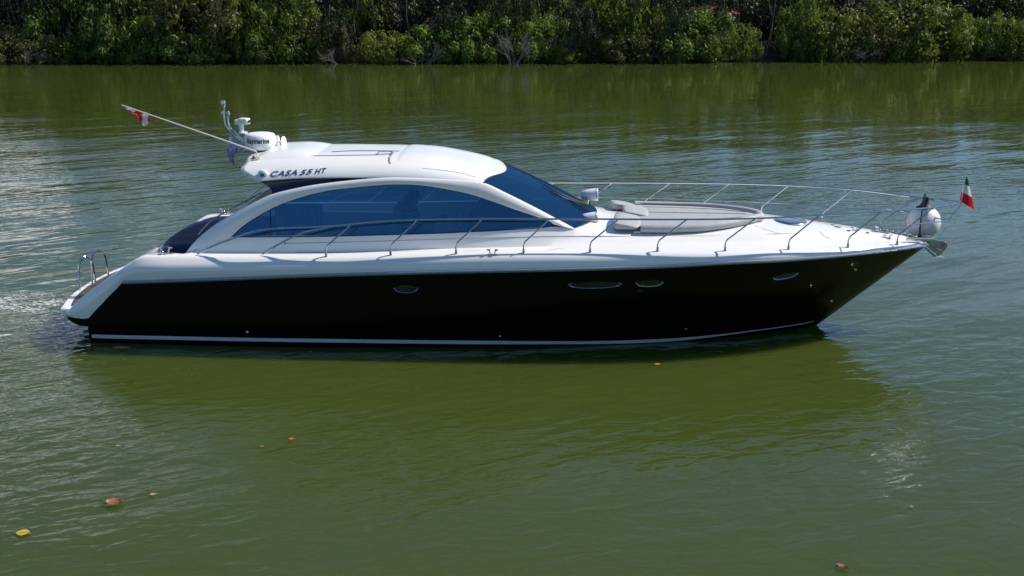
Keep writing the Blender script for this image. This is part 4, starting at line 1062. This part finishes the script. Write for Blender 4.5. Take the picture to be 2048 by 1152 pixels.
for a in [(47, 1068, 25, .95, (.42, .31, .03), 5, .1, 'bright yellow rounded leaf floating near the lower left corner'),
          (229, 1009, 32, .9, (.24, .085, .035), 12, .5, 'curled reddish brown leaf, the largest floating right of the yellow one'),
          (307, 992, 14, .6, (.40, .26, .12), 25, .4, 'small tan leaf just right of the large brown leaf'),
          (243, 698, 30, .35, (.45, .22, .06), 0, .2, 'thin orange-brown leaf close under the stern waterline'),
          (584, 881, 13, .9, (.42, .08, .04), 10, .4, 'small red leaf in the ripples below the middle of the hull'),
          (524, 895, 8, .9, (.35, .1, .05), 60, .4, 'tiny brown leaf left of the small red leaf'),
          (1315, 731, 12, .7, (.5, .25, .05), 5, .3, 'tiny orange leaf on the dark green water under the forward hull'),
          (1685, 1138, 24, .55, (.28, .08, .04), -25, .5, 'reddish brown leaf at the bottom right edge'),
          (1823, 1016, 9, .7, (.4, .25, .08), 10, .3, 'tiny tan leaf above the brown leaf at the bottom right'),
          (237, 894, 10, .6, (.42, .3, .15), 15, .3, 'tiny pale tan leaf below the stern in open water'),
          (621, 706, 8, .8, (.3, .1, .04), -40, .3, 'tiny dark leaf against the black reflection of the hull')]: fleaf(*a)

# ================================================================== wake foam
fm = bpy.data.materials.new('wake_foam_froth'); fm.use_nodes = True; n = fm.node_tree.nodes; l = fm.node_tree.links
b = n['Principled BSDF']; b.inputs['Base Color'].default_value = (.7, .74, .71, 1); b.inputs['Roughness'].default_value = .6
at = n.new('ShaderNodeAttribute'); at.attribute_name = 'foam'
g = n.new('ShaderNodeNewGeometry')
def fn(sc, sx, sy, rot, det, dist):
    m_ = n.new('ShaderNodeMapping'); m_.inputs['Rotation'].default_value = (0, 0, R(rot)); m_.inputs['Scale'].default_value = (sx, sy, 1)
    x = n.new('ShaderNodeTexNoise'); x.inputs['Scale'].default_value = sc; x.inputs['Detail'].default_value = det; x.inputs['Roughness'].default_value = .65; x.inputs['Distortion'].default_value = dist
    l.new(g.outputs['Position'], m_.inputs[0]); l.new(m_.outputs[0], x.inputs['Vector']); return x.outputs[0]
f1 = fn(4, .8, 1.6, 8, 8, 1.4)
rid = n.new('ShaderNodeMath'); rid.operation = 'SUBTRACT'; l.new(f1, rid.inputs[0]); rid.inputs[1].default_value = .5
ab = n.new('ShaderNodeMath'); ab.operation = 'ABSOLUTE'; l.new(rid.outputs[0], ab.inputs[0])
th = n.new('ShaderNodeMath'); th.operation = 'MULTIPLY'; l.new(at.outputs['Fac'], th.inputs[0]); th.inputs[1].default_value = .085
df = n.new('ShaderNodeMath'); df.operation = 'SUBTRACT'; l.new(th.outputs[0], df.inputs[0]); l.new(ab.outputs[0], df.inputs[1])
al = n.new('ShaderNodeMapRange'); al.inputs[1].default_value = -.012; al.inputs[2].default_value = .02; al.inputs[4].default_value = .8; l.new(df.outputs[0], al.inputs[0])
f2 = fn(14, .8, 1.4, -6, 4, .5); m2 = n.new('ShaderNodeMapRange'); m2.inputs[1].default_value = .42; m2.inputs[2].default_value = .62; l.new(f2, m2.inputs[0])
mu = n.new('ShaderNodeMath'); mu.operation = 'MULTIPLY'; l.new(al.outputs[0], mu.inputs[0]); l.new(m2.outputs[0], mu.inputs[1])
mu2 = n.new('ShaderNodeMath'); mu2.operation = 'MULTIPLY'; mu2.use_clamp = True; l.new(mu.outputs[0], mu2.inputs[0]); mu2.inputs[1].default_value = 1.5; l.new(mu2.outputs[0], b.inputs['Alpha'])
v = []; f = []; w_ = []; NX, NY = 90, 60
ctr = [(atZ(px, py, 0), a, c, k) for px, py, a, c, k in ((98, 606, .35, .25, 1), (20, 600, .3, .3, .8), (15, 614, .5, .2, .9), (60, 620, .4, .18, .9), (60, 590, .7, .2, .45), (12, 671, .12, .07, 1), (-60, 610, 1.0, .5, .8), (-200, 612, 1.5, .7, .8), (80, 642, .4, .15, .35), (120, 660, .3, .2, .3))]
for i in range(NX):
    for j in range(NY):
        x = -5.5+5.6*i/(NX-1); y = -3.2+5*j/(NY-1)
        ww = max(k*math.exp(-((x-c.x)/a)**2-((y-c.y)/c2)**2) for c, a, c2, k in ctr)
        v.append((x, y, .008)); w_.append(0 if ww < .04 else ww)
for i in range(NX-1):
    for j in range(NY-1):
        q = (i*NY+j, (i+1)*NY+j, (i+1)*NY+j+1, i*NY+j+1)
        if max(w_[k] for k in q) > .1: f.append(q)
me = bpy.data.meshes.new('foam'); me.from_pydata(v, [], f); me.materials.append(fm); aa = me.attributes.new('foam', 'FLOAT', 'POINT')
for i, q in enumerate(w_): aa.data[i].value = q
bm = bmesh.new(); bm.from_mesh(me); bmesh.ops.delete(bm, geom=[q for q in bm.verts if not q.link_faces], context='VERTS'); bm.to_mesh(me); bm.free()
o = bpy.data.objects.new('foam', me); COL.objects.link(o); tag(o, 'broken white wake foam on the water behind the stern', 'foam', kind='stuff')
